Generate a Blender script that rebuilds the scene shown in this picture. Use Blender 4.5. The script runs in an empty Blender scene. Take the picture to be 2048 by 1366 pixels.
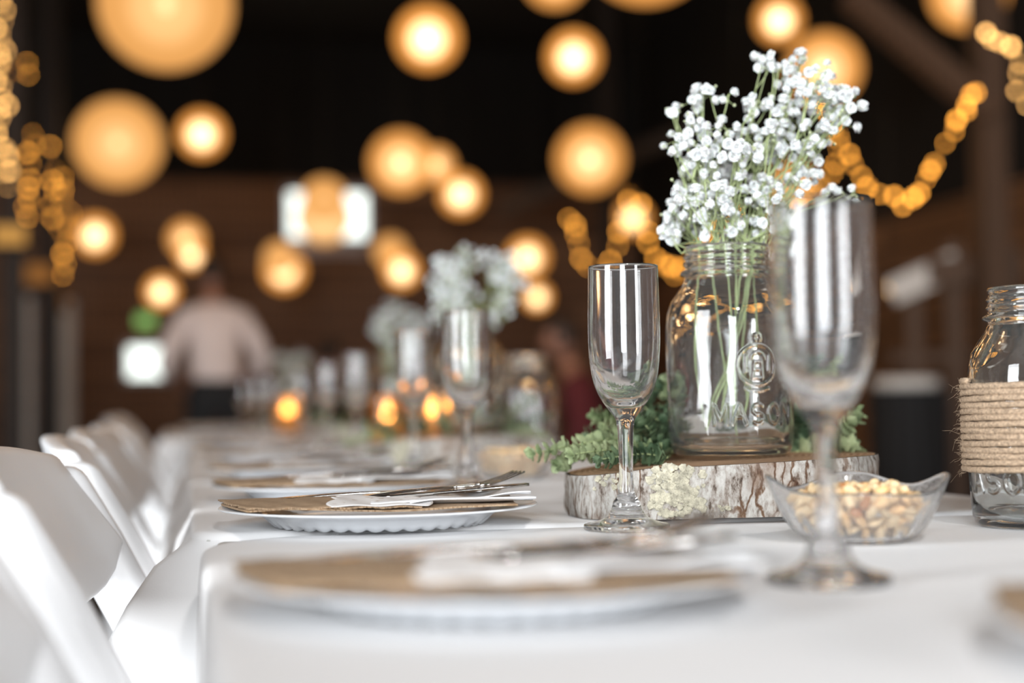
import bpy, bmesh, math, random
import numpy as np
from mathutils import Vector, Matrix, noise
random.seed(7)
R = math.radians
PI = math.pi
C = bpy.context.scene
COL = C.collection

# ---------------------------------------------------------------- camera, world, lights, exposure
EYE = Vector((0, 0, 0.848))
FPX = 3000.0
CAM_ROT = Matrix.Rotation(R(-12.3), 3, 'Z') @ Matrix.Rotation(R(90 + 2.42), 3, 'X') @ Matrix.Rotation(R(-0.7), 3, 'Z')
cam_data = bpy.data.cameras.new('camera')
cam_data.sensor_width = 36.0
cam_data.lens = 36.0 * FPX / 2048.0
cam_data.clip_start = 0.02
cam_data.dof.use_dof = True
cam_data.dof.focus_distance = 1.19
cam_data.dof.aperture_fstop = 2.4
cam = bpy.data.objects.new('camera', cam_data)
COL.objects.link(cam)
cam.matrix_world = Matrix.Translation(EYE) @ CAM_ROT.to_4x4()
C.camera = cam

world = bpy.data.worlds.new('world')
C.world = world
world.use_nodes = True
world.node_tree.nodes['Background'].inputs[0].default_value = (1.0, 0.78, 0.6, 1)
world.node_tree.nodes['Background'].inputs[1].default_value = 0.012

def area_light(name, loc, target, sx, sy, power, color):
    d = bpy.data.lights.new(name, 'AREA')
    d.shape = 'RECTANGLE'; d.size = sx; d.size_y = sy; d.energy = power; d.color = color
    o = bpy.data.objects.new(name, d)
    o.location = loc
    o.rotation_euler = (Vector(target) - Vector(loc)).to_track_quat('-Z', 'Y').to_euler()
    COL.objects.link(o)
    return o
# daylight coming in through the two open barn doors behind the photographer
area_light('barn_door_daylight', (-1.7, -4.85, 1.7), (0.2, 1.8, 0.75), 1.7, 2.8, 410, (0.92, 0.965, 1.0))
area_light('side_door_daylight', (3.3, -4.85, 1.6), (0.4, 1.6, 0.75), 0.9, 2.6, 210, (0.96, 0.98, 1.0))
# fill light added at the left to brighten the chairs and cloth drape
area_light('added_left_fill', (-3.85, -0.4, 1.5), (0.0, 1.8, 0.7), 1.5, 2.4, 240, (0.94, 0.975, 1.0))
# the photographer's flash, held up above the camera
area_light('camera_flash', (0.30, -0.55, 2.0), (0.4, 1.9, 0.75), 0.13, 0.13, 14, (1.0, 0.98, 0.96))

C.view_settings.view_transform = 'Standard'
C.view_settings.look = 'None'
C.view_settings.gamma = 1.0
C.view_settings.use_curve_mapping = False
C.view_settings.exposure = 0.0
C.cycles.use_denoising = True
C.cycles.max_bounces = 14
C.cycles.transmission_bounces = 14
C.cycles.glossy_bounces = 6
C.cycles.diffuse_bounces = 3
C.cycles.transparent_max_bounces = 24
C.cycles.blur_glossy = 0.6
C.cycles.sample_clamp_indirect = 10.0

def at(px, py, d):
    """world point seen at pixel (px,py) of the 2048x1366 frame, d metres in front of the lens"""
    return EYE + CAM_ROT @ Vector(((px - 1024) / FPX * d, -(py - 683) / FPX * d, -d))
def on(px, py, z):
    v = CAM_ROT @ Vector(((px - 1024) / FPX, -(py - 683) / FPX, -1))
    return EYE + v * ((z - EYE.z) / v.z)
CAMR = CAM_ROT @ Vector((1, 0, 0)); CAMR.z = 0; CAMR.normalize()
CAMF = Vector((-CAMR.y, CAMR.x, 0))
AYAW = math.atan2(CAMR.y, CAMR.x)
TOP = 0.75       # height of the cloth covered tables

# ---------------------------------------------------------------- materials
def new_mat(name):
    m = bpy.data.materials.new(name); m.use_nodes = True
    nt = m.node_tree
    return m, nt, nt.nodes['Principled BSDF']
def N(nt, kind, **kw):
    n = nt.nodes.new(kind)
    for k, v in kw.items():
        if k in n.inputs: n.inputs[k].default_value = v
        else: setattr(n, k, v)
    return n
def ramp(nt, stops):
    n = nt.nodes.new('ShaderNodeValToRGB'); cr = n.color_ramp
    while len(cr.elements) < len(stops): cr.elements.new(0.5)
    for e, (p, c) in zip(cr.elements, stops):
        e.position = p; e.color = (*c, 1) if len(c) == 3 else c
    return n
def coords(nt, scale=(1, 1, 1), rot=(0, 0, 0), space='Object'):
    tc = N(nt, 'ShaderNodeTexCoord'); mp = N(nt, 'ShaderNodeMapping')
    mp.inputs['Scale'].default_value = scale; mp.inputs['Rotation'].default_value = rot
    nt.links.new(tc.outputs[space], mp.inputs['Vector'])
    return mp.outputs['Vector']
def bump(nt, b, height, strength=0.3, dist=0.001):
    n = N(nt, 'ShaderNodeBump'); n.inputs['Strength'].default_value = strength; n.inputs['Distance'].default_value = dist
    nt.links.new(height, n.inputs['Height']); nt.links.new(n.outputs['Normal'], b.inputs['Normal'])
def plain(name, color, rough=0.5, metal=0.0, vary=0.06, scale=40, bmp=0.0, bdist=0.001, **extra):
    m, nt, b = new_mat(name)
    v = coords(nt)
    nz = N(nt, 'ShaderNodeTexNoise', Scale=scale, Detail=4.0)
    nt.links.new(v, nz.inputs['Vector'])
    lo = tuple(max(0, c * (1 - vary)) for c in color); hi = tuple(min(1, c * (1 + vary)) for c in color)
    rp = ramp(nt, [(0.3, lo), (0.7, hi)])
    nt.links.new(nz.outputs['Fac'], rp.inputs['Fac']); nt.links.new(rp.outputs['Color'], b.inputs['Base Color'])
    b.inputs['Roughness'].default_value = rough; b.inputs['Metallic'].default_value = metal
    for k, x in extra.items(): b.inputs[k].default_value = x
    if bmp: bump(nt, b, nz.outputs['Fac'], bmp, bdist)
    return m
def glass_mat(name, color=(1, 1, 1), rough=0.0, ior=1.47, wav=0.0, wscale=60, tw=1.0):
    m, nt, b = new_mat(name)
    b.inputs['Base Color'].default_value = (*color, 1); b.inputs['Roughness'].default_value = rough
    b.inputs['Transmission Weight'].default_value = tw; b.inputs['IOR'].default_value = ior
    if wav:
        nz = N(nt, 'ShaderNodeTexNoise', Scale=wscale, Detail=2.0)
        nt.links.new(coords(nt), nz.inputs['Vector']); bump(nt, b, nz.outputs['Fac'], wav, 0.002)
    return m
def emit_mat(name, color, strength):
    m = bpy.data.materials.new(name); m.use_nodes = True; nt = m.node_tree; nt.nodes.clear()
    e = N(nt, 'ShaderNodeEmission'); e.inputs['Color'].default_value = (*color, 1); e.inputs['Strength'].default_value = strength
    o = N(nt, 'ShaderNodeOutputMaterial'); nt.links.new(e.outputs[0], o.inputs['Surface'])
    return m

def cloth_mat():
    m, nt, b = new_mat('white_polyester_cloth')
    v = coords(nt)
    n1 = N(nt, 'ShaderNodeTexNoise', Scale=3.0, Detail=3.0); nt.links.new(v, n1.inputs['Vector'])
    n2 = N(nt, 'ShaderNodeTexNoise', Scale=900.0, Detail=1.0); nt.links.new(v, n2.inputs['Vector'])
    rp = ramp(nt, [(0.3, (0.80, 0.795, 0.80)), (0.7, (0.86, 0.855, 0.86))])
    nt.links.new(n1.outputs['Fac'], rp.inputs['Fac']); nt.links.new(rp.outputs['Color'], b.inputs['Base Color'])
    ad = N(nt, 'ShaderNodeMath', operation='MULTIPLY_ADD'); ad.inputs[1].default_value = 0.05
    nt.links.new(n2.outputs['Fac'], ad.inputs[0]); nt.links.new(n1.outputs['Fac'], ad.inputs[2])
    bump(nt, b, ad.outputs[0], 0.35, 0.004)
    b.inputs['Roughness'].default_value = 0.75; b.inputs['Sheen Weight'].default_value = 0.15
    return m
def weave_mat(name, c_lo, c_hi, freq, rot=0.0, strength=0.9, dist=0.0006):
    m, nt, b = new_mat(name)
    v = coords(nt, rot=(0, 0, rot))
    nz = N(nt, 'ShaderNodeTexNoise', Scale=60.0, Detail=3.0); nt.links.new(v, nz.inputs['Vector'])
    mixv = N(nt, 'ShaderNodeMixRGB', blend_type='LINEAR_LIGHT'); mixv.inputs[0].default_value = 0.0015
    nt.links.new(v, mixv.inputs[1]); nt.links.new(nz.outputs['Color'], mixv.inputs[2])
    w1 = N(nt, 'ShaderNodeTexWave', Scale=freq, Distortion=0.6); w1.bands_direction = 'X'
    w2 = N(nt, 'ShaderNodeTexWave', Scale=freq, Distortion=0.6); w2.bands_direction = 'Y'
    for w in (w1, w2): nt.links.new(mixv.outputs[0], w.inputs['Vector'])
    mx = N(nt, 'ShaderNodeMath', operation='MULTIPLY')
    nt.links.new(w1.outputs['Fac'], mx.inputs[0]); nt.links.new(w2.outputs['Fac'], mx.inputs[1])
    rp = ramp(nt, [(0.0, c_lo), (0.45, c_hi)])
    nt.links.new(mx.outputs[0], rp.inputs['Fac'])
    nz2 = N(nt, 'ShaderNodeTexNoise', Scale=130.0, Detail=2.0); nt.links.new(v, nz2.inputs['Vector'])
    mul = N(nt, 'ShaderNodeMixRGB', blend_type='MULTIPLY'); mul.inputs[0].default_value = 0.4
    nt.links.new(rp.outputs['Color'], mul.inputs[1]); nt.links.new(nz2.outputs['Fac'], mul.inputs[2])
    nt.links.new(mul.outputs[0], b.inputs['Base Color'])
    b.inputs['Roughness'].default_value = 0.9
    bump(nt, b, mx.outputs[0], strength, dist)
    return m
def lace_mat():
    m, nt, b = new_mat('white_lace')
    v = coords(nt)
    vo = N(nt, 'ShaderNodeTexVoronoi', Scale=75.0); vo.feature = 'DISTANCE_TO_EDGE'
    nz = N(nt, 'ShaderNodeTexNoise', Scale=45.0, Detail=2.0)
    nt.links.new(v, nz.inputs['Vector'])
    mixv = N(nt, 'ShaderNodeMixRGB', blend_type='LINEAR_LIGHT'); mixv.inputs[0].default_value = 0.02
    nt.links.new(v, mixv.inputs[1]); nt.links.new(nz.outputs['Color'], mixv.inputs[2]); nt.links.new(mixv.outputs[0], vo.inputs['Vector'])
    rp = ramp(nt, [(0.0, (0.85, 0.83, 0.82)), (0.22, (0.82, 0.79, 0.77)), (0.34, (0.42, 0.30, 0.2))])
    n3 = N(nt, 'ShaderNodeTexNoise', Scale=30.0, Detail=1.0); nt.links.new(v, n3.inputs['Vector'])
    mul = N(nt, 'ShaderNodeMath', operation='MULTIPLY'); nt.links.new(vo.outputs['Distance'], mul.inputs[0]); nt.links.new(n3.outputs['Fac'], mul.inputs[1])
    m3 = N(nt, 'ShaderNodeMath', operation='MULTIPLY'); m3.inputs[1].default_value = 1.5; nt.links.new(mul.outputs[0], m3.inputs[0])
    nt.links.new(m3.outputs[0], rp.inputs['Fac']); nt.links.new(rp.outputs['Color'], b.inputs['Base Color'])
    b.inputs['Roughness'].default_value = 0.85
    return m
def bark_mat():
    m, nt, b = new_mat('grey_bark')
    v = coords(nt, scale=(1, 1, 0.16))
    n0 = N(nt, 'ShaderNodeTexNoise', Scale=60.0, Detail=4.0); nt.links.new(coords(nt, scale=(1, 1, 0.6)), n0.inputs['Vector'])
    mv = N(nt, 'ShaderNodeMixRGB', blend_type='LINEAR_LIGHT'); mv.inputs[0].default_value = 0.008
    nt.links.new(v, mv.inputs[1]); nt.links.new(n0.outputs['Color'], mv.inputs[2])
    vo = N(nt, 'ShaderNodeTexVoronoi', Scale=75.0); vo.feature = 'DISTANCE_TO_EDGE'; nt.links.new(mv.outputs[0], vo.inputs['Vector'])
    cr = ramp(nt, [(0.0, (0.24, 0.12, 0.06)), (0.035, (0.42, 0.29, 0.21)), (0.075, (1, 1, 1))]); nt.links.new(vo.outputs['Distance'], cr.inputs['Fac'])
    nz = N(nt, 'ShaderNodeTexNoise', Scale=150.0, Detail=6.0, Roughness=0.7); nt.links.new(coords(nt, scale=(1, 1, 0.45)), nz.inputs['Vector'])
    base = ramp(nt, [(0.36, (0.08, 0.055, 0.04)), (0.43, (0.26, 0.225, 0.195)), (0.54, (0.41, 0.39, 0.36)), (0.8, (0.57, 0.555, 0.53))]); nt.links.new(nz.outputs['Fac'], base.inputs['Fac'])
    big = N(nt, 'ShaderNodeTexNoise', Scale=22.0, Detail=4.0); nt.links.new(coords(nt, scale=(1, 1, 0.7)), big.inputs['Vector'])
    br = ramp(nt, [(0.56, (0, 0, 0)), (0.66, (0.7, 0.7, 0.7))]); nt.links.new(big.outputs['Fac'], br.inputs['Fac'])
    mcol = N(nt, 'ShaderNodeMixRGB'); nt.links.new(br.outputs['Color'], mcol.inputs[0]); nt.links.new(base.outputs['Color'], mcol.inputs[1]); mcol.inputs[2].default_value = (0.20, 0.12, 0.075, 1)
    mask = N(nt, 'ShaderNodeTexNoise', Scale=18.0, Detail=1.0); nt.links.new(coords(nt), mask.inputs['Vector'])
    mr = ramp(nt, [(0.42, (0.25, 0.25, 0.25)), (0.58, (1, 1, 1))]); nt.links.new(mask.outputs['Fac'], mr.inputs['Fac'])
    mul = N(nt, 'ShaderNodeMixRGB', blend_type='MULTIPLY'); nt.links.new(mr.outputs['Color'], mul.inputs[0])
    nt.links.new(mcol.outputs[0], mul.inputs[1]); nt.links.new(cr.outputs['Color'], mul.inputs[2])
    nt.links.new(mul.outputs[0], b.inputs['Base Color']); b.inputs['Roughness'].default_value = 0.9
    bump(nt, b, mul.outputs[0], 0.7, 0.0012)
    return m
def wood_mat(name, lo, hi, scale=(1, 1, 1), wscale=6.0, rough=0.7, rings=False, boards=None):
    m, nt, b = new_mat(name)
    v = coords(nt, scale=scale)
    w = N(nt, 'ShaderNodeTexWave', Scale=wscale, Distortion=5.0, Detail=3.0)
    if rings: w.wave_type = 'RINGS'; w.rings_direction = 'Z'
    nt.links.new(v, w.inputs['Vector'])
    rp = ramp(nt, [(0.1, lo), (0.9, hi)]); nt.links.new(w.outputs['Fac'], rp.inputs['Fac'])
    out = rp.outputs['Color']
    if boards:
        br = N(nt, 'ShaderNodeTexBrick', Scale=1.0); br.offset = 0.5
        br.inputs['Color1'].default_value = (1, 1, 1, 1); br.inputs['Color2'].default_value = (0.55, 0.5, 0.45, 1); br.inputs['Mortar'].default_value = (0.08, 0.05, 0.04, 1)
        br.inputs['Mortar Size'].default_value = 0.012; br.inputs['Brick Width'].default_value = boards[0]; br.inputs['Row Height'].default_value = boards[1]
        nt.links.new(coords(nt, rot=boards[2]), br.inputs['Vector'])
        mu = N(nt, 'ShaderNodeMixRGB', blend_type='MULTIPLY'); mu.inputs[0].default_value = 1
        nt.links.new(out, mu.inputs[1]); nt.links.new(br.outputs['Color'], mu.inputs[2]); out = mu.outputs[0]
    nt.links.new(out, b.inputs['Base Color']); b.inputs['Roughness'].default_value = rough
    bump(nt, b, w.outputs['Fac'], 0.3, 0.002)
    return m
def leaf_mat(name, lo, hi):
    m, nt, b = new_mat(name)
    nz = N(nt, 'ShaderNodeTexNoise', Scale=45.0, Detail=2.0); nt.links.new(coords(nt), nz.inputs['Vector'])
    rp = ramp(nt, [(0.35, lo), (0.65, hi)]); nt.links.new(nz.outputs['Fac'], rp.inputs['Fac'])
    nt.links.new(rp.outputs['Color'], b.inputs['Base Color'])
    b.inputs['Roughness'].default_value = 0.5; b.inputs['Subsurface Weight'].default_value = 0.0
    return m

M = dict(
    cloth=cloth_mat(),
    burlap=weave_mat('burlap', (0.33, 0.20, 0.105), (0.74, 0.54, 0.36), 260, R(12)),
    lace=lace_mat(),
    napkin=plain('white_napkin', (0.83, 0.83, 0.84), 0.8, vary=0.02, scale=300, bmp=0.1),
    china=plain('white_melamine', (0.80, 0.82, 0.85), 0.22, vary=0.01, scale=5),
    steel=plain('polished_steel', (0.72, 0.70, 0.68), 0.14, 1.0, vary=0.03, scale=20),
    glass=glass_mat('clear_flute_glass', tw=0.985),
    jar=glass_mat('clear_jar_glass', (0.97, 0.99, 0.98), tw=0.985, wav=0.12, wscale=45),
    bowlglass=glass_mat('pressed_bowl_glass', (0.99, 0.99, 0.99), rough=0.10, tw=0.94, wav=0.25, wscale=120),
    bark=bark_mat(),
    cutwood=wood_mat('cut_wood_face', (0.30, 0.16, 0.08), (0.55, 0.36, 0.22), wscale=60, rings=True),
    lichen=plain('pale_lichen', (0.43, 0.40, 0.31), 0.95, vary=0.35, scale=220, bmp=0.8, bdist=0.001),
    twine=plain('jute_twine', (0.36, 0.26, 0.175), 0.95, vary=0.4, scale=500, bmp=0.6),
    petal=plain('white_petal', (0.88, 0.88, 0.87), 0.7, vary=0.04, scale=300, **{'Subsurface Weight': 0.15, 'Subsurface Scale': 0.003}),
    stem=plain('green_stem', (0.34, 0.40, 0.19), 0.55, vary=0.3, scale=60),
    bud=plain('green_bud', (0.50, 0.55, 0.34), 0.6, vary=0.2, scale=100),
    leaf=leaf_mat('dusty_green_leaf', (0.16, 0.22, 0.10), (0.44, 0.50, 0.28)),
    leaf2=leaf_mat('deep_green_leaf', (0.05, 0.09, 0.045), (0.17, 0.24, 0.13)),
    peanut=plain('roasted_peanut', (0.74, 0.47, 0.22), 0.45, vary=0.3, scale=60, bmp=0.3),
    peanut2=plain('blanched_peanut', (0.83, 0.62, 0.36), 0.45, vary=0.2, scale=60, bmp=0.3),
    skin_nut=plain('peanut_skin', (0.50, 0.20, 0.06), 0.5, vary=0.2, scale=60),
    chair=plain('white_resin', (0.82, 0.82, 0.83), 0.35, vary=0.01, scale=20),
    tabletop=plain('grey_plastic', (0.55, 0.55, 0.53), 0.5),
    tablemetal=plain('grey_painted_steel', (0.2, 0.2, 0.21), 0.4, 0.6),
    floor=wood_mat('dark_plank_floor', (0.030, 0.016, 0.010), (0.07, 0.04, 0.025), scale=(8, 0.6, 1), boards=(2.4, 0.18, (0, 0, PI / 2))),
    wall=wood_mat('brown_board_wall', (0.17, 0.082, 0.038), (0.34, 0.17, 0.085), scale=(0.7, 0.7, 6), boards=(3.0, 0.2, (PI / 2, 0, 0))),
    sidewall=wood_mat('brown_side_boards', (0.15, 0.07, 0.032), (0.28, 0.14, 0.065), scale=(0.7, 0.7, 6), boards=(3.0, 0.2, (0, PI / 2, PI / 2))),
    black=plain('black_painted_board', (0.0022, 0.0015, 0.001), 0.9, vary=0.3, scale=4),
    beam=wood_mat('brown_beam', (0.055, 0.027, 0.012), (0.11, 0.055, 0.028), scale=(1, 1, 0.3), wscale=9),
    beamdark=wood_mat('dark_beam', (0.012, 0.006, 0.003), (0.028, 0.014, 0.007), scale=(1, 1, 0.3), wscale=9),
    frame=plain('painted_trim', (0.55, 0.50, 0.52), 0.6),
    wire=plain('dark_wire', (0.02, 0.018, 0.015), 0.6),
    shirt=plain('pale_pink_shirt', (0.78, 0.66, 0.62), 0.85, vary=0.05, scale=12, bmp=0.2, bdist=0.004),
    trousers=plain('black_trousers', (0.008, 0.008, 0.009), 0.8),
    skin=plain('skin', (0.42, 0.20, 0.13), 0.55, vary=0.08, scale=20),
    hair=plain('dark_hair', (0.03, 0.016, 0.010), 0.6, vary=0.3, scale=80, bmp=0.4, bdist=0.004),
    redcloth=plain('maroon_cloth', (0.12, 0.015, 0.02), 0.8),
    darkcloth=plain('black_table_skirt', (0.008, 0.007, 0.007), 0.85),
    curtain=plain('sheer_grey_curtain', (0.62, 0.57, 0.52), 0.9, vary=0.1, scale=8),
    wax=plain('cream_candle_wax', (0.85, 0.75, 0.55), 0.5, vary=0.02),
    amber=glass_mat('amber_votive_glass', (1.0, 0.62, 0.25), rough=0.25),
    bulb=emit_mat('warm_fairy_bulb', (1.0, 0.40, 0.055), 13.0),
    bulbpale=emit_mat('pale_fairy_bulb', (1.0, 0.52, 0.16), 14.0),
    core=emit_mat('lantern_bulb_glow', (1.0, 0.80, 0.50), 9.0),
    flame=emit_mat('candle_flame', (1.0, 0.62, 0.25), 9.0),
    green=emit_mat('green_sign_light', (0.42, 0.80, 0.22), 0.75),
    daylight=emit_mat('daylight_pane', (0.92, 1.0, 0.94), 2.2),
    metal=plain('galvanised_metal', (0.4, 0.4, 0.42), 0.4, 0.8),
)

# ---------------------------------------------------------------- mesh helpers
class MB:
    def __init__(s): s.v = []; s.f = []
    def add(s, vs, fs, mat=None):
        o = len(s.v)
        if mat is not None: vs = [mat @ Vector(v) for v in vs]
        s.v += [tuple(v) for v in vs]; s.f += [tuple(i + o for i in f) for f in fs]
        return s
    def build(s, name, m, parent=None, smooth=True, loc=None, bevel=0, sub=0, auto=None):
        me = bpy.data.meshes.new(name); me.from_pydata(s.v, [], s.f); me.update()
        if smooth: me.polygons.foreach_set('use_smooth', [True] * len(me.polygons))
        mats = m if isinstance(m, list) else [m]
        for x in mats: me.materials.append(x)
        o = bpy.data.objects.new(name, me); COL.objects.link(o)
        if parent is not None: o.parent = parent
        if loc is not None: o.location = loc
        if bevel:
            b = o.modifiers.new('bevel', 'BEVEL'); b.width = bevel; b.segments = 3; b.limit_method = 'ANGLE'; b.angle_limit = R(40)
        if sub:
            b = o.modifiers.new('sub', 'SUBSURF'); b.levels = sub; b.render_levels = sub
        return o
def box_vf(cx, cy, cz, sx, sy, sz):
    x, y, z = sx / 2, sy / 2, sz / 2
    v = [(cx + a * x, cy + b * y, cz + c * z) for a in (-1, 1) for b in (-1, 1) for c in (-1, 1)]
    f = [(0, 1, 3, 2), (4, 6, 7, 5), (0, 4, 5, 1), (2, 3, 7, 6), (0, 2, 6, 4), (1, 5, 7, 3)]
    return v, f
def lathe_vf(prof, n=48, closed=True):
    """prof: list of (r,z); r==0 makes a pole"""
    v = []; rings = []
    for r, z in prof:
        if r <= 1e-7: rings.append([len(v)]); v.append((0, 0, z))
        else:
            rings.append(list(range(len(v), len(v) + n)))
            v += [(r * math.cos(2 * PI * k / n), r * math.sin(2 * PI * k / n), z) for k in range(n)]
    f = []
    for a, b in zip(rings, rings[1:]):
        for k in range(n):
            k2 = (k + 1) % n
            if len(a) == 1 and len(b) == 1: continue
            if len(a) == 1: f.append((a[0], b[k2], b[k]))
            elif len(b) == 1: f.append((a[k], a[k2], b[0]))
            else: f.append((a[k], a[k2], b[k2], b[k]))
    return v, f
def frames(pts):
    pts = [Vector(p) for p in pts]; out = []; up = None
    for i, p in enumerate(pts):
        t = (pts[min(i + 1, len(pts) - 1)] - pts[max(i - 1, 0)]).normalized()
        if up is None:
            up = Vector((0, 0, 1)) if abs(t.z) < 0.9 else Vector((1, 0, 0))
        a = t.cross(up)
        if a.length < 1e-6: a = t.orthogonal()
        a.normalize(); up = a.cross(t).normalized()
        out.append((p, a, up))
    return out
def tube_vf(pts, rad, n=8, flat=1.0, cap=True):
    if not hasattr(rad, '__len__'): rad = [rad] * len(pts)
    v = []; f = []
    for (p, a, u), r in zip(frames(pts), rad):
        for k in range(n):
            an = 2 * PI * k / n
            v.append(tuple(p + a * math.cos(an) * r + u * math.sin(an) * r * flat))
    for i in range(len(pts) - 1):
        for k in range(n):
            k2 = (k + 1) % n
            f.append((i * n + k, i * n + k2, (i + 1) * n + k2, (i + 1) * n + k))
    if cap:
        f.append(tuple(range(n - 1, -1, -1))); f.append(tuple(range(len(v) - n, len(v))))
    return v, f
def bar_vf(p, q, w, t, side=(0, 1, 0)):
    p = Vector(p); q = Vector(q); d = (q - p).normalized(); s = Vector(side); s = (s - d * s.dot(d)).normalized(); n = d.cross(s)
    v = []
    for c in (p, q):
        for a, b in ((-1, -1), (1, -1), (1, 1), (-1, 1)): v.append(tuple(c + s * a * t / 2 + n * b * w / 2))
    return v, [(0, 1, 2, 3), (7, 6, 5, 4), (0, 4, 5, 1), (1, 5, 6, 2), (2, 6, 7, 3), (3, 7, 4, 0)]
def ball_vf(c, r, seg=12, rings=8, sz=(1, 1, 1)):
    v, f = lathe_vf([(r * math.sin(PI * i / rings) if 0 < i < rings else 0, -r * math.cos(PI * i / rings)) for i in range(rings + 1)], seg)
    return [(x * sz[0] + c[0], y * sz[1] + c[1], z * sz[2] + c[2]) for x, y, z in v], f
def spline(pts, n=8):
    pts = [Vector(p) for p in pts]; P = [pts[0] * 2 - pts[1]] + pts + [pts[-1] * 2 - pts[-2]]; out = []
    for i in range(1, len(P) - 2):
        for k in range(n):
            t = k / n; a, b, c, d = P[i - 1], P[i], P[i + 1], P[i + 2]
            out.append(0.5 * ((2 * b) + (c - a) * t + (2 * a - 5 * b + 4 * c - d) * t * t + (3 * b - 3 * c + d - a) * t ** 3))
    out.append(pts[-1]); return out
def smooth_prof(pr, n=5):
    return [(max(0.0, p.x), p.y) for p in spline([(r, z, 0) for r, z in pr], n)]

def thing(name, label, cat, loc=(0, 0, 0), rotz=0.0, group=None):
    o = bpy.data.objects.new(name, None); COL.objects.link(o); o.empty_display_size = 0.05
    o.location = loc; o.rotation_euler = (0, 0, rotz); o['label'] = label; o['category'] = cat
    if group: o['group'] = group
    return o
def tag(o, label, cat, group=None, kind=None):
    o['label'] = label; o['category'] = cat
    if group: o['group'] = group
    if kind: o['kind'] = kind
    return o
def struct(name, mb, m, smooth=False, **kw):
    o = mb.build(name, m, smooth=smooth, **kw); o['kind'] = 'structure'; return o
KIDS = {}
def children(o): return [c for c in COL.objects if c.parent == o]
def dup(root, loc, rotz=None, label=None, group=None):
    r = root.copy(); COL.objects.link(r); r.location = loc
    if rotz is not None: r.rotation_euler = (r.rotation_euler.x, r.rotation_euler.y, rotz)
    if label: r['label'] = label
    if group: r['group'] = group
    for ch in children(root):
        c = ch.copy(); COL.objects.link(c); c.parent = r
        for g in children(ch):
            d = g.copy(); COL.objects.link(d); d.parent = c
    return r

# ---------------------------------------------------------------- the barn
XL, XR, YB, YF, H = -4.0, 5.2, 17.0, -5.0, 5.0
struct('floor', MB().add(*box_vf((XL + XR) / 2, (YB + YF) / 2, -0.05, XR - XL, YB - YF, 0.1)), M['floor'])
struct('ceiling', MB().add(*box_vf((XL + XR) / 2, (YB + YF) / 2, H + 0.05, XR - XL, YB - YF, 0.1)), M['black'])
# back wall: brown boards up to 3.45 m with two openings, black gable above
W1 = [at(577, 384, 16.4), at(733, 477, 16.4)]
W2 = [at(256, 694, 16.4), at(331, 754, 16.4)]
WZ = 3.42
def wall_with_holes(y, t, x0, x1, z0, z1, holes):
    xs = sorted({x0, x1, *[h[0] for h in holes], *[h[1] for h in holes]}); zs = sorted({z0, z1, *[h[2] for h in holes], *[h[3] for h in holes]})
    mb = MB()
    for a, b in zip(xs, xs[1:]):
        for c, d in zip(zs, zs[1:]):
            mx, mz = (a + b) / 2, (c + d) / 2
            if any(h[0] < mx < h[1] and h[2] < mz < h[3] for h in holes): continue
            mb.add(*box_vf(mx, y + t / 2, mz, b - a, t, d - c))
    return mb
def hole(W):
    k = YB / W[0].y
    a = [EYE + (w - EYE) * (YB / w.y) for w in W]
    return (a[0].x, a[1].x, a[1].z, a[0].z)
H1, H2 = hole(W1), hole(W2)
struct('wall_back', wall_with_holes(YB, 0.12, XL, XR, 0, WZ, [H1, H2]), M['wall'])
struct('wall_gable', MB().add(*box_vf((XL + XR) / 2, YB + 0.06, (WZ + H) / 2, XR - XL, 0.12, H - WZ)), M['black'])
for nme, h in (('window_1', H1), ('window_2', H2)):
    fr = MB(); w = h[1] - h[0]; hh = h[3] - h[2]; cx = (h[0] + h[1]) / 2; cz = (h[2] + h[3]) / 2
    for (a, b, c, d) in ((cx, h[3] + 0.025, w + 0.1, 0.05), (cx, h[2] - 0.025, w + 0.1, 0.05), (h[0] - 0.025, cz, 0.05, hh), (h[1] + 0.025, cz, 0.05, hh)):
        fr.add(*box_vf(a, YB - 0.01, b, c, 0.04, d))
    o = struct(nme, fr, M['frame'])
    MB().add(*box_vf(cx, YB + 0.05, cz, w - 0.004, 0.01, hh - 0.004)).build('pane', M['daylight'], o, smooth=False)
    if nme == 'window_1':
        MB().add(*box_vf(cx, YB - 0.05, h[2] - 0.12, w * 0.95, 0.1, 0.16)).build('window_sill', M['frame'], o, smooth=False, bevel=0.01)
wl = MB()  # gap in the left wall made for the added fill light
for (y0_, y1_, z0_, z1_) in ((YF, -1.5, 0, H), (0.7, YB, 0, H), (-1.5, 0.7, 2.8, H)): wl.add(*box_vf(XL - 0.06, (y0_ + y1_) / 2, (z0_ + z1_) / 2, 0.12, y1_ - y0_, z1_ - z0_))
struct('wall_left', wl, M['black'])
struct('wall_right', MB().add(*box_vf(XR + 0.06, (YB + YF) / 2, 1.12, 0.12, YB - YF, 2.24)), M['sidewall'])
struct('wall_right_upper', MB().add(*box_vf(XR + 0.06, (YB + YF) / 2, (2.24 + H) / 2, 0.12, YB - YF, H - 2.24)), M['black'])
# front wall behind the photographer with its two door openings left free
struct('wall_front', wall_with_holes(YF - 0.12, 0.12, XL, XR, 0, H, [(-3.2, 0.2, 0, 3.2), (2.2, 4.4, 0, 3.0)]), M['wall'])
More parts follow.
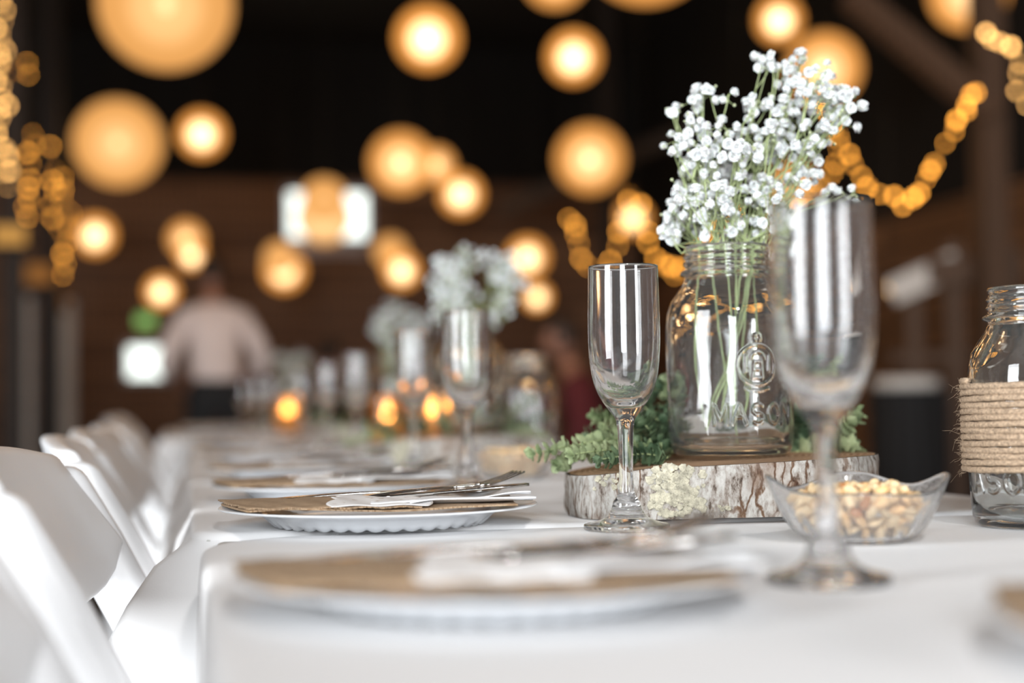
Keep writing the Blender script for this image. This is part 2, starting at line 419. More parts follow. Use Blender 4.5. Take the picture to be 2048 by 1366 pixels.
# posts and beams
def post(px, d, w, label, h=H, mat='beam', z0=0):
    p = at(px, 810, d)
    o = MB().add(*box_vf(p.x, p.y, (z0 + h) / 2, w, w, h - z0)).build('timber_post', M[mat], smooth=False, bevel=0.008)
    return tag(o, label, 'post')
post(1992, 7.0, 0.13, 'rough brown timber post at the right, below the topmost string of lights')
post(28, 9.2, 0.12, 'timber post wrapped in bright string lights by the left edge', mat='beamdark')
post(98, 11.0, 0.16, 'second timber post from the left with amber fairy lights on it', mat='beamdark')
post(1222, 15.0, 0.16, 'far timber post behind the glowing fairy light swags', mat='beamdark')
br_ = MB().add(*bar_vf(at(1992, 235, 7.0), at(1700, -10, 7.3), 0.12, 0.1)); tag(br_.build('roof_brace', M['beam'], smooth=False), 'diagonal brown roof brace running up from the right post', 'beam')
br2 = MB().add(*bar_vf(at(1400, 250, 14.0), at(1000, 420, 14.6), 0.14, 0.1)); tag(br2.build('roof_brace', M['beamdark'], smooth=False), 'dim diagonal brace in the dark above the far wall, behind the lanterns', 'beam')
# ---------------------------------------------------------------- tables and cloths
TOP2 = TOP + 0.002
TABLES = [(0.010, -0.66, 1.170, TOP, 0.004), (0.004, 1.181, 3.01, TOP2, 0.060), (0.012, 3.02, 4.84, TOP2, 0.025), (-0.085, 4.85, 6.68, TOP2, 0.02), (-0.02, 6.69, 8.52, TOP2, 0.02)]
TW = 0.76
def cloth_mesh(x0, y0, y1, z, flare, seed, rc=0.06):
    rnd = random.Random(seed)
    pts = []                                   # outline point, outward normal, running length, side flag
    def seg(ax, ay, bx, by, nx, ny, n, amp):
        for i in range(n):
            t = i / n; pts.append((ax + (bx - ax) * t, ay + (by - ay) * t, nx, ny, amp))
    def arc(cx, cy, a0, a1, amp):
        for i in range(10):
            a = R(a0 + (a1 - a0) * i / 10); pts.append((cx + rc * math.cos(a), cy + rc * math.sin(a), math.cos(a), math.sin(a), amp))
    x1 = x0 + TW
    seg(x0 + rc, y0, x1 - rc, y0, 0, -1, 30, 0.0); arc(x1 - rc, y0 + rc, -90, 0, 1)
    seg(x1, y0 + rc, x1, y1 - rc, 1, 0, 110, 1); arc(x1 - rc, y1 - rc, 0, 90, 1)
    seg(x1 - rc, y1, x0 + rc, y1, 0, 1, 30, 0.0); arc(x0 + rc, y1 - rc, 90, 180, 1)
    seg(x0, y1 - rc, x0, y0 + rc, -1, 0, 110, 1); arc(x0 + rc, y0 + rc, 180, 270, 1)
    n = len(pts); ph = [rnd.uniform(0, 6.28) for _ in range(4)]
    rows = [(-0.30, 0)] if False else []
    re = 0.007
    prof = [(-0.03, 0.0), (-0.012, 0.0)] + [(-re + re * math.sin(R(a)), -re + re * math.cos(R(a))) for a in (15, 35, 55, 75, 90)]
    drop = [0.02, 0.05, 0.09, 0.14, 0.19, 0.24, 0.30]
    mb = MB(); V = []
    for o_, dz in prof:
        for p in pts: V.append((p[0] + p[2] * o_, p[1] + p[3] * o_, z + dz))
    for dr in drop:
        t = dr / drop[-1]
        for k, p in enumerate(pts):
            s = p[1] * 1.0 + p[0]
            fold = 0.5 + 0.5 * math.sin(19 * s + ph[0] + 1.2 * math.sin(5 * s + ph[1]))
            fold2 = 0.5 + 0.5 * math.sin(43 * s + ph[2])
            corner = 1.0 if abs(abs(p[2]) - abs(p[3])) < 0.999 else 0.0
            o_ = p[4] * (flare * (t ** 0.6) * (0.35 + 0.9 * fold + 0.25 * fold2) + corner * flare * 1.2 * t ** 0.6) + 0.0005
            V.append((p[0] + p[2] * o_, p[1] + p[3] * o_, z - re - dr))
    F = [tuple(range(n))]
    nr = len(prof) + len(drop)
    for r in range(nr - 1):
        for k in range(n):
            k2 = (k + 1) % n
            F.append((r * n + k, (r + 1) * n + k, (r + 1) * n + k2, r * n + k2))
    mb.v = V; mb.f = F
    return mb
CL = ['white tablecloth on the nearest table, under the blurred front plate', 'white tablecloth on the second table, under the wood slice with the big jar',
      'white tablecloth on the third table, under the blurred second bouquet', 'white tablecloth on the fourth table, its corner jutting out at the left',
      'white tablecloth on the farthest table, in front of the standing person']
TL = ['folding table under the nearest white cloth', 'folding table under the second white cloth', 'folding table under the third white cloth',
      'folding table under the fourth white cloth', 'folding table under the farthest white cloth']
for i, (x0, y0, y1, z, fl) in enumerate(TABLES):
    mbt = cloth_mesh(0, 0, y1 - y0, 0, fl, i, 0.10 if i == 0 else 0.045)
    c = mbt.build('tablecloth', M['cloth'], loc=(x0, y0, z)); tag(c, CL[i], 'tablecloth', 'white tablecloths')
    t = thing('folding_table', TL[i], 'table', (x0 + TW / 2, (y0 + y1) / 2, 0), 0, 'folding tables in one long row')
    L = y1 - y0
    MB().add(*box_vf(0, 0, z - 0.023, TW - 0.02, L - 0.02, 0.042)).build('tabletop', M['tabletop'], t, smooth=False, bevel=0.008)
    for sx in (-1, 1):
        for sy in (-1, 1):
            MB().add(*tube_vf([(sx * 0.3, sy * (L / 2 - 0.3), z - 0.045), (sx * 0.3, sy * (L / 2 - 0.2), 0)], 0.0125, 10)).build('leg', M['tablemetal'], t)

# ---------------------------------------------------------------- chairs (seen from the side, backs to the left)
def make_chair():
    t = thing('folding_chair', 'c', 'chair')
    line = lambda z: (0.80 - z) * 0.525
    for s in (-1, 1):
        mb = MB()
        pr = [(line(z), z) for z in (0.0, 0.2, 0.4, 0.6, 0.74)] + [(line(0.80) + 0.002, 0.80)]
        path = [(x, s * 0.205, z) for x, z in pr]
        v = []; f = []
        for (x, y, z) in path:
            w = 0.026 if z < 0.79 else 0.020
            for a, b in ((-1, -1), (1, -1), (1, 1), (-1, 1)): v.append((x + a * w, y + b * 0.014, z))
        for k in range(len(path) - 1):
            for j in range(4): f.append((k * 4 + j, k * 4 + (j + 1) % 4, k * 4 + 4 + (j + 1) % 4, k * 4 + 4 + j))
        f += [(3, 2, 1, 0), tuple(range(len(v) - 4, len(v)))]
        mb.add(v, f).build('side_frame', M['chair'], t, bevel=0.011)
        MB().add(*bar_vf((0.30, s * 0.175, 0.43), (-0.06, s * 0.175, 0.0), 0.04, 0.022)).build('rear_leg', M['chair'], t, bevel=0.008)
    # curved back panel between the frames
    mb = MB(); nz, ny = 8, 12; v = []; f = []
    for side in (0, 1):
        for i in range(nz + 1):
            z = 0.700 + 0.110 * i / nz
            for j in range(ny + 1):
                y = -0.193 + 0.386 * j / ny
                bow = -0.022 * math.cos(PI * y / 0.40)
                zz = z + (0.012 * math.cos(PI * y / 0.4) if i == nz else 0) + (0.035 * (abs(y) / .193) ** 6 * (1 - i / nz))
                v.append((line(z) + bow + (0.011 if side else -0.011), y, zz))
    W = ny + 1; S = (nz + 1) * W
    for i in range(nz):
        for j in range(ny):
            a = i * W + j
            f.append((a, a + 1, a + W + 1, a + W)); f.append((S + a, S + a + W, S + a + W + 1, S + a + 1))
    for j in range(ny):
        f.append((j + 1, j, S + j, S + j + 1)); a = nz * W + j; f.append((a, a + 1, S + a + 1, S + a))
    for i in range(nz):
        a = i * W; f.append((a, a + W, S + a + W, S + a)); a += ny; f.append((a + W, a, S + a, S + a + W))
    mb.add(v, f).build('backrest', M['chair'], t, bevel=0.006)
    MB().add(*bar_vf((line(.60) - .012, -.193, .60), (line(.60) - .012, .193, .60), 0.06, 0.018, (1, 0, -.5))).build('lower_slat', M['chair'], t, bevel=0.005)
    MB().add(*box_vf(0.30, 0, 0.445, 0.40, 0.37, 0.035)).build('seat', M['chair'], t, bevel=0.014)
    MB().add(*box_vf(0.30, 0, 0.475, 0.36, 0.34, 0.022)).build('seat_pad', M['napkin'], t, bevel=0.01)
    MB().add(*tube_vf([(line(0.15), -0.19, 0.15), (line(0.15), 0.19, 0.15)], 0.012, 10)).build('stretcher', M['chair'], t)
    return t
CH = [(-0.125, 0.6, 1, 'nearest white folding chair, its slanting side frame fills the bottom left corner'),
      (-0.115, 1.15, -1, 'white folding chair second from the camera, beside the seam of the first two cloths'),
      (-0.112, 1.66, 2, 'white folding chair third from the camera in the row'),
      (-0.115, 2.15, -2, 'white folding chair fourth from the camera in the row'),
      (-0.12, 2.65, 1, 'white folding chair fifth from the camera in the row'),
      (-0.13, 3.2, 2, 'white folding chair sixth from the camera, beside the third table'),
      (-0.14, 3.8, -1, 'white folding chair seventh from the camera, beside the third table'),
      (-0.18, 4.4, 4, 'white folding chair eighth from the camera, by the jutting cloth corner'),
      (-0.22, 5.05, -3, 'white folding chair ninth from the camera, beside the fourth table'),
      (-0.24, 5.75, 3, 'last but one of the white folding chairs in the left row'),
      (-0.25, 6.5, 0, 'farthest white folding chair in the left row')]
ch0 = None
for x, y, a, lab in CH:
    if ch0 is None:
        ch0 = make_chair(); ch0.location = (x, y, 0); ch0.rotation_euler = (0, 0, R(a)); ch0['label'] = lab; ch0['group'] = 'white folding chairs along the left side'
    else: dup(ch0, (x, y, 0), R(a), lab)

# ---------------------------------------------------------------- champagne flutes
FO = [(0, 0.0042), (0.010, 0.0035), (0.022, 0.0012), (0.030, 0.0002), (0.0325, 0.0), (0.0334, 0.0010), (0.0335, 0.0032), (0.0328, 0.0046), (0.028, 0.0056), (0.022, 0.0072), (0.0160, 0.0105), (0.0126, 0.0150),
      (0.0112, 0.0190), (0.0104, 0.0225), (0.0078, 0.0262), (0.0062, 0.0310), (0.0056, 0.0400), (0.0054, 0.0500), (0.0056, 0.0620), (0.0060, 0.0750), (0.0066, 0.0830),
      (0.0082, 0.0890), (0.0124, 0.0948), (0.0175, 0.1020), (0.0220, 0.1105), (0.0252, 0.1205), (0.0270, 0.1320), (0.0279, 0.1450), (0.0282, 0.1580), (0.0279, 0.1800), (0.0272, 0.2085)]
RIM = [(0.02725, 0.2100), (0.0268, 0.2108), (0.0262, 0.2100)]
FI = [(0.0261, 0.2085), (0.0266, 0.1800), (0.0269, 0.1580), (0.0264, 0.1440), (0.0252, 0.1320), (0.0230, 0.1220), (0.0192, 0.1125), (0.0140, 0.1055), (0.0085, 0.1015), (0.0040, 0.1002), (0, 0.1000)]
flute_me = None
def flute(px, py, lab, zt):
    global flute_me
    p = on(px, py, zt)
    if flute_me is None:
        prof = smooth_prof(FO, 3)[:-1] + [FO[-1]] + RIM + smooth_prof(FI, 3)
        o = MB().add(*lathe_vf(prof, 72)).build('champagne_flute', M['glass']); flute_me = o.data
    else:
        o = bpy.data.objects.new('champagne_flute', flute_me); COL.objects.link(o)
    o.location = (p.x, p.y, zt + 0.0004); o.scale = (1, 1, 0.972)
    return tag(o, lab, 'glass', 'empty champagne flutes along the left places')
FL = [(1657, 1167, 'blurred empty champagne flute nearest the camera, in front of the peanut bowl', TOP),
      (1254, 1060, 'sharp empty champagne flute in front of the bark edge of the wood slice', TOP),
      (935, 978, 'third champagne flute, in front of the second bouquet', TOP2),
      (828, 943, 'fourth champagne flute, to the left of the second bouquet', TOP2),
      (714, 907, 'fifth champagne flute, behind the third wood slice', TOP2),
      (655, 891, 'sixth champagne flute, left of the fifth', TOP2),
      (604, 876, 'seventh champagne flute, just behind the small amber candle', TOP2),
      (542, 866, 'eighth champagne flute, right one in the far cluster', TOP2),
      (515, 862, 'ninth champagne flute, middle of the far cluster', TOP2),
      (488, 860, 'tenth champagne flute, leftmost of the far cluster', TOP2)]
for f in FL: flute(*f)

# ---------------------------------------------------------------- plates with burlap pouch, cutlery and napkin
def plate_vf():
    n = 152; sc = 38
    prof = [(0, 0.0040), (0.070, 0.0040), (0.0815, 0.0022), (0.0850, 0.0003), (0.0880, 0.0006), (0.0925, 0.0055), (0.0975, 0.0110), (0.1040, 0.0140), (0.1200, 0.0165), (0.1325, 0.0182), (0.1338, 0.0192), (0.1332, 0.0202),
            (0.1200, 0.0188), (0.1040, 0.0162), (0.0960, 0.0125), (0.0900, 0.0075), (0.0820, 0.0060), (0.06, 0.0058), (0, 0.0058)]
    v, f = lathe_vf(prof, n)
    out = []
    for x, y, z in v:
        r = math.hypot(x, y)
        if 0.082 < r < 0.096 and z < 0.006 or (0.088 < r < 0.094 and z < 0.0061):
            a = math.atan2(y, x); wv = abs(math.sin(sc * a / 2))
            z += 0.0028 * (1 - wv) * (1 if z < 0.005 else 0.4); 
        out.append((x, y, z))
    return [(x * 0.965, y * 0.965, z * 0.82) for x, y, z in out], f
def sheet(outline_fn, nu, nv, thick, bumpf=None):
    """closed slab from a (u,v)->(x,y,z) map"""
    v = []; f = []
    for s in (0, 1):
        for i in range(nu + 1):
            for j in range(nv + 1):
                x, y, z = outline_fn(i / nu, j / nv)
                v.append((x, y, z + (thick if s else 0)))
    W = nv + 1; S = (nu + 1) * W
    for i in range(nu):
        for j in range(nv):
            a = i * W + j
            f.append((a, a + 1, a + W + 1, a + W)); f.append((S + a, S + a + W, S + a + W + 1, S + a + 1))
    for j in range(nv):
        f.append((j + 1, j, S + j, S + j + 1)); a = nu * W + j; f.append((a, a + 1, S + a + 1, S + a))
    for i in range(nu):
        a = i * W; f.append((a, a + W, S + a + W, S + a)); a += nv; f.append((a + W, a, S + a, S + a + W))
    return v, f
def lerp(a, b, t): return a + (b - a) * t
pouch_parts = None
def fork_mb():
    mb = MB()
    # handle
    def hnd(u, v):
        x = lerp(-0.10, 0.035, u); w = lerp(0.0095, 0.0035, min(1, u * 1.15)) 
        return (x, (v - .5) * 2 * w, 0.0015 * math.sin(u * PI) * 2)
    mb.add(*sheet(hnd, 20, 6, 0.0018))
    def head(u, v):
        x = lerp(0.034, 0.060, u); w = lerp(0.0035, 0.0125, math.sin(u * PI / 2))
        return (x, (v - .5) * 2 * w, -0.002 * math.sin(u * PI / 2) * (1 - 0.6 * abs(v - .5) * 2))
    mb.add(*sheet(head, 10, 8, 0.0015))
    for k in range(4):
        y0 = -0.0106 + k * 0.00707
        def tine(u, v, y0=y0):
            x = lerp(0.058, 0.098, u); w = lerp(0.0019, 0.0008, u)
            return (x, y0 * (1 - 0.06 * u) + (v - .5) * 2 * w, -0.001 + 0.006 * u * u)
        mb.add(*sheet(tine, 8, 2, 0.0013))
    return mb
def knife_mb():
    mb = MB()
    def f(u, v):
        x = lerp(-0.10, 0.115, u)
        if u < 0.42: w0, w1 = -0.0075, 0.0075
        else:
            t = (u - 0.42) / 0.58; w0 = -0.0095 * (1 - max(0, t - 0.75) ** 2 * 13); w1 = 0.0075 - 0.0005 * t - (0.006 * max(0, t - 0.8) * 5) * 0.3
        return (x, lerp(w0, w1, v), 0)
    mb.add(*sheet(f, 40, 6, 0.0022)); return mb
def spoon_mb():
    mb = MB()
    def hnd(u, v):
        x = lerp(-0.10, 0.05, u); w = lerp(0.0085, 0.003, min(1, u * 1.15)); return (x, (v - .5) * 2 * w, 0.002 * math.sin(u * PI))
    mb.add(*sheet(hnd, 20, 6, 0.0018))
    def bowl(u, v):
        a = u * 2 * PI; r = v; return (0.070 + 0.024 * r * math.cos(a), 0.0145 * r * math.sin(a), -0.006 * (1 - r * r))
    mb.add(*sheet(bowl, 24, 6, 0.0012)); return mb
def setting(center, rotz, zt, labs, group_i, dense=True):
    """plate + pouch + fork + knife + spoon + napkin; labs gives one label each"""
    x, y = center
    pl = MB().add(*plate_vf()) if setting.cache is None else None
    if setting.cache is None:
        plate = pl.build('dinner_plate', M['china'])
        # burlap pouch: front layer with a lace band, back layer longer
        pouch = thing('cutlery_pouch', 'x', 'pouch')
        rnd = random.Random(3)
        def back(u, v):
            w = 0.060; yy = lerp(-w, w, v); px = lerp(-0.130 + 0.034 * (1 - v) ** 2, 0.108, u)
            return (px, yy + 0.002 * math.sin(u * 17), 0.0005 + 0.0012 * math.sin(u * 9 + v * 4) + 0.003 * max(0, u - 0.86) * 4)
        bk = MB().add(*sheet(back, 40, 14, 0.0013)).build('back_layer', M['burlap'], pouch)
        def front(u, v):
            w = 0.060; yy = lerp(-w, w, v)
            px = lerp(-0.130 + 0.034 * (1 - v) ** 2, 0.040 + 0.01 * (v - .5), u)
            puff = math.sin(PI * min(1, u * 1.05)) * math.sin(PI * v)
            fray = 0.0015 * math.sin(u * 160) * (1 if v in (0, 1) else 0)
            return (px + (0.0025 * math.sin(v * 50) if u == 0 else 0), yy + fray, 0.0022 + 0.0022 * math.sin(PI * v) + 0.0014 * puff + 0.0005 * math.sin(30 * u + 11 * v))
        MB().add(*sheet(front, 60, 18, 0.0013)).build('front_layer', M['burlap'], pouch)
        def lace(u, v):
            w = 0.0605; yy = lerp(-w, w, v)
            sc = 0.006 * abs(math.sin(v * PI * 3.5)) * (1 - u) - 0.003 * abs(math.sin(v * PI * 5)) * u
            px = lerp(-0.030, 0.043, u) - sc + 0.006 * (v - .5)
            uu = (px + 0.13) / 0.17; puff = math.sin(PI * min(1, max(0, uu) * 1.05)) * math.sin(PI * v)
            return (px, yy, 0.0022 + 0.0013 + 0.0006 + 0.0022 * math.sin(PI * v) + 0.0014 * puff + 0.0005 * math.sin(30 * uu + 11 * v))
        MB().add(*sheet(lace, 30, 40, 0.0005)).build('lace_band', M['lace'], pouch)
        fork = fork_mb().build('fork', M['steel']); knife = knife_mb().build('knife', M['steel']); spoon = spoon_mb().build('spoon', M['steel'])
        # folded napkin with a raised triangular corner
        def nap(u, v):
            px = lerp(-0.01, 0.118, u); w = lerp(0.050, 0.030, u)
            return (px, lerp(-w, w * 0.4, v), 0.001 + 0.004 * u * (1 - v) ** 2 + 0.0015 * math.sin(7 * v + 4 * u))
        nm = MB().add(*sheet(nap, 24, 12, 0.0010))
        def nap2(u, v):
            px = lerp(0.02, 0.115, u); w = lerp(0.054, 0.012, u)
            return (px, lerp(-w, -w + 0.055 * (1 - u) + 0.004, v), 0.0025 + 0.0045 * u * (1 - 0.5 * v) + 0.001 * math.sin(9 * u))
        nm.add(*sheet(nap2, 24, 8, 0.0010))
        napkin = nm.build('napkin', M['napkin'])
        setting.cache = (plate, pouch, fork, knife, spoon, napkin)
        objs = setting.cache
    else:
        objs = []
        for o in setting.cache:
            objs.append(dup(o, (0, 0, 0)))
    plate, pouch, fork, knife, spoon, napkin = objs
    Rz = Matrix.Rotation(rotz, 4, 'Z')
    def put(o, lx, ly, z, a=0.0, pitch=0.0, roll=0.0):
        q = Rz @ Vector((lx, ly, 0)); o.location = (x + q.x, y + q.y, zt + z); o.rotation_mode = 'XYZ'
        o.rotation_euler = (roll, -pitch, rotz + a)
    put(plate, 0, 0, 0.0)
    # spanning the rim: left end rests on the rim, middle over the well
    put(pouch, 0.0, -0.028, 0.0168)
    put(napkin, 0.006, -0.030, 0.0195, 0.0, 0.0)
    put(fork, 0.030, 0.004, 0.0245, R(26), R(5.5))
    put(knife, 0.012, -0.012, 0.0228, R(14), R(3.0))
    put(spoon, 0.012, 0.030, 0.0222, R(16), R(1.0))
    cats = ['plate', 'pouch', 'fork', 'knife', 'spoon', 'napkin']
    grp = ['white dinner plates on the long table', 'burlap cutlery pouches on the plates', 'forks in the burlap pouches', 'knives in the burlap pouches', 'spoons in the burlap pouches', 'white napkins on the plates']
    for o, c_, l_, g_ in zip(objs, cats, labs, grp):
        tag(o, l_, c_, g_)
setting.cache = None
def slabs(where):
    return ['white dinner plate %s' % where, 'burlap and lace pouch on the plate %s' % where, 'silver fork on the plate %s' % where,
            'silver knife on the plate %s' % where, 'silver spoon on the plate %s' % where, 'folded napkin on the plate %s' % where]
PX = 0.154
setting((PX, 1.222), R(-9), TOP2, slabs('in focus at the cloth seam'), 0)
setting((PX - 0.004, 0.735), R(-10.5), TOP, slabs('nearest the camera, blurred in front'), 1)
setting((PX + 0.0, 1.590), R(-8), TOP2, slabs('third from the camera'), 2)
for yy, w in ((2.05, 'fourth from the camera'), (2.62, 'fifth from the camera'), (3.3, 'sixth from the camera'), (4.1, 'seventh from the camera'), (5.1, 'eighth from the camera, on the jutting cloth')):
    setting((PX + (0 if yy < 5 else -0.06), yy), R(-6), TOP2, slabs(w), 3)
setting((0.418, 0.474), AYAW - 0.5, TOP, slabs('cut off by the right edge'), 4)
# ---------------------------------------------------------------- glass jars with raised lettering
def seg_dist(px, py, segs):
    d = np.full(px.shape, 1e9)
    for (x0, y0), (x1, y1) in segs:
        dx, dy = x1 - x0, y1 - y0; L = dx * dx + dy * dy + 1e-12
        t = np.clip(((px - x0) * dx + (py - y0) * dy) / L, 0, 1)
        d = np.minimum(d, np.hypot(px - x0 - t * dx, py - y0 - t * dy))
    return d
def poly(pts): return list(zip(pts, pts[1:]))
def arcpts(cx, cy, rx, ry, a0, a1, n=16): return [(cx + rx * math.cos(R(a0 + (a1 - a0) * i / n)), cy + ry * math.sin(R(a0 + (a1 - a0) * i / n))) for i in range(n + 1)]
LET = {'M': [poly([(0, 0), (0, 1), (.5, .25), (1, 1), (1, 0)])], 'A': [poly([(0, 0), (.5, 1), (1, 0)]), poly([(.2, .35), (.8, .35)])],
       'S': [poly(arcpts(.5, .74, .44, .26, 40, 270) + arcpts(.5, .26, .44, .26, 90, -140))], 'O': [poly(arcpts(.5, .5, .5, .5, 0, 360, 24))],
       'N': [poly([(0, 0), (0, 1), (1, 0), (1, 1)])]}
segs = []
for i, ch in enumerate('MASON'):
    x0 = (i - 2) * 0.0160 - 0.0058
    for pl in LET[ch]:
        segs += [((x0 + a[0] * 0.0116, 0.0275 + a[1] * 0.0165), (x0 + b[0] * 0.0116, 0.0275 + b[1] * 0.0165)) for a, b in pl]
ringsegs = poly(arcpts(0, 0.0775, 0.0170, 0.0170, 0, 360, 40)) + poly([(-0.010, 0.0850), (-0.0105, 0.0720)]) + poly([(0.0105, 0.0850), (0.0105, 0.0720)]) + \
    poly([(-0.0045, 0.0665), (-0.003, 0.080), (0.003, 0.080), (0.0045, 0.0665), (-0.0045, 0.0665)]) + poly([(-0.0038, 0.0735), (0.0038, 0.0735)]) + \
    poly(arcpts(0, 0.083, 0.006, 0.005, 0, 180, 10)) + poly(arcpts(0, 0.0795, 0.024, 0.024, 245, 295, 10)) + poly(arcpts(0, 0.1005, 0.003, 0.003, -60, 240, 10))
JO = [(0.0, 0.0030), (0.036, 0.0022), (0.043, 0.0002), (0.0475, 0.0002), (0.0510, 0.0025), (0.0530, 0.0075), (0.0545, 0.018), (0.0555, 0.045), (0.0558, 0.085), (0.0556, 0.112), (0.0545, 0.124), (0.0515, 0.1335),
      (0.0465, 0.1415), (0.0415, 0.1485), (0.0388, 0.1540), (0.0384, 0.1560), (0.0392, 0.1575), (0.0422, 0.1588), (0.0426, 0.1602), (0.0418, 0.1618), (0.0386, 0.1632), (0.0380, 0.1655), (0.0394, 0.1672), (0.0396, 0.1682),
      (0.0382, 0.1700), (0.0380, 0.1715), (0.0393, 0.1732), (0.0394, 0.1745), (0.0378, 0.1762), (0.0374, 0.1785), (0.0382, 0.1800), (0.0384, 0.1822), (0.0376, 0.1836), (0.0358, 0.1840), (0.0346, 0.1832)]
JI = [(0.0342, 0.180), (0.0342, 0.160), (0.0352, 0.152), (0.0385, 0.1450), (0.0440, 0.1370), (0.0490, 0.1290), (0.0515, 0.120), (0.0525, 0.108), (0.0527, 0.085), (0.0524, 0.045), (0.0512, 0.020), (0.0485, 0.0100), (0.042, 0.0065), (0.025, 0.0070), (0, 0.0078)]
def jar_mesh(name, detail=True):
    th = list(np.linspace(R(-56), R(56), 210)) + list(np.linspace(R(56), R(304), 90))[1:-1] if detail else list(np.linspace(0, 2 * PI, 57))[:-1]
    prof = [(r, z) for r, z in JO]
    dense = []
    for (r0, z0), (r1, z1) in zip(prof, prof[1:]):
        n = max(1, int(abs(z1 - z0) / 0.0007)) if (detail and 0.017 < (z0 + z1) / 2 < 0.112) else 1
        for k in range(n): dense.append((r0 + (r1 - r0) * k / n, z0 + (z1 - z0) * k / n))
    dense.append(prof[-1])
    allp = dense + JI
    v = []; rings = []
    tha = np.array([t if t < PI else t - 2 * PI for t in th])
    for i, (r, z) in enumerate(allp):
        if r < 1e-6: rings.append([len(v)]); v.append((0, 0, z)); continue
        rr = np.full(len(th), r)
        # hand-made waviness and slightly squared body
        if 0.01 < z < 0.13: rr = rr + 0.0006 * np.cos(4 * tha) + 0.00025 * np.sin(7 * tha + 90 * z)
        if detail and i < len(dense) and 0.02 < z < 0.112:
            x = tha * 0.0555; zz = np.full(len(th), z)
            d = np.minimum(seg_dist(x, zz, segs), seg_dist(x, zz, ringsegs))
            rr = rr + 0.0012 * np.clip(1 - (d / 0.00155) ** 2, 0, 1) * (np.abs(tha) < 1.0)
        rings.append(list(range(len(v), len(v) + len(th))))
        v += [(float(q * math.cos(t)), float(q * math.sin(t)), z) for q, t in zip(rr, th)]
    f = []; n = len(th)
    for a, b in zip(rings, rings[1:]):
        for k in range(n):
            k2 = (k + 1) % n
            if len(a) == 1: f.append((a[0], b[k2], b[k]))
            elif len(b) == 1: f.append((a[k], a[k2], b[0]))
            else: f.append((a[k], a[k2], b[k2], b[k]))
    me = bpy.data.meshes.new(name); me.from_pydata(v, [], f); me.update(); me.polygons.foreach_set('use_smooth', [True] * len(f)); me.materials.append(M['jar'])
    return me
JME = jar_mesh('mason_jar'); JME2 = jar_mesh('plain_jar', False)
def jar(p, z, turn, lab, me=None, scale=1.0, name='glass_jar', group='clear glass jars'):
    o = bpy.data.objects.new(name, me or JME); COL.objects.link(o)
    o.location = (p.x, p.y, z); o.scale = (scale,) * 3
    a = math.atan2(EYE.y - p.y, EYE.x - p.x); o.rotation_euler = (0, 0, a + R(turn))
    return tag(o, lab, 'jar', group)

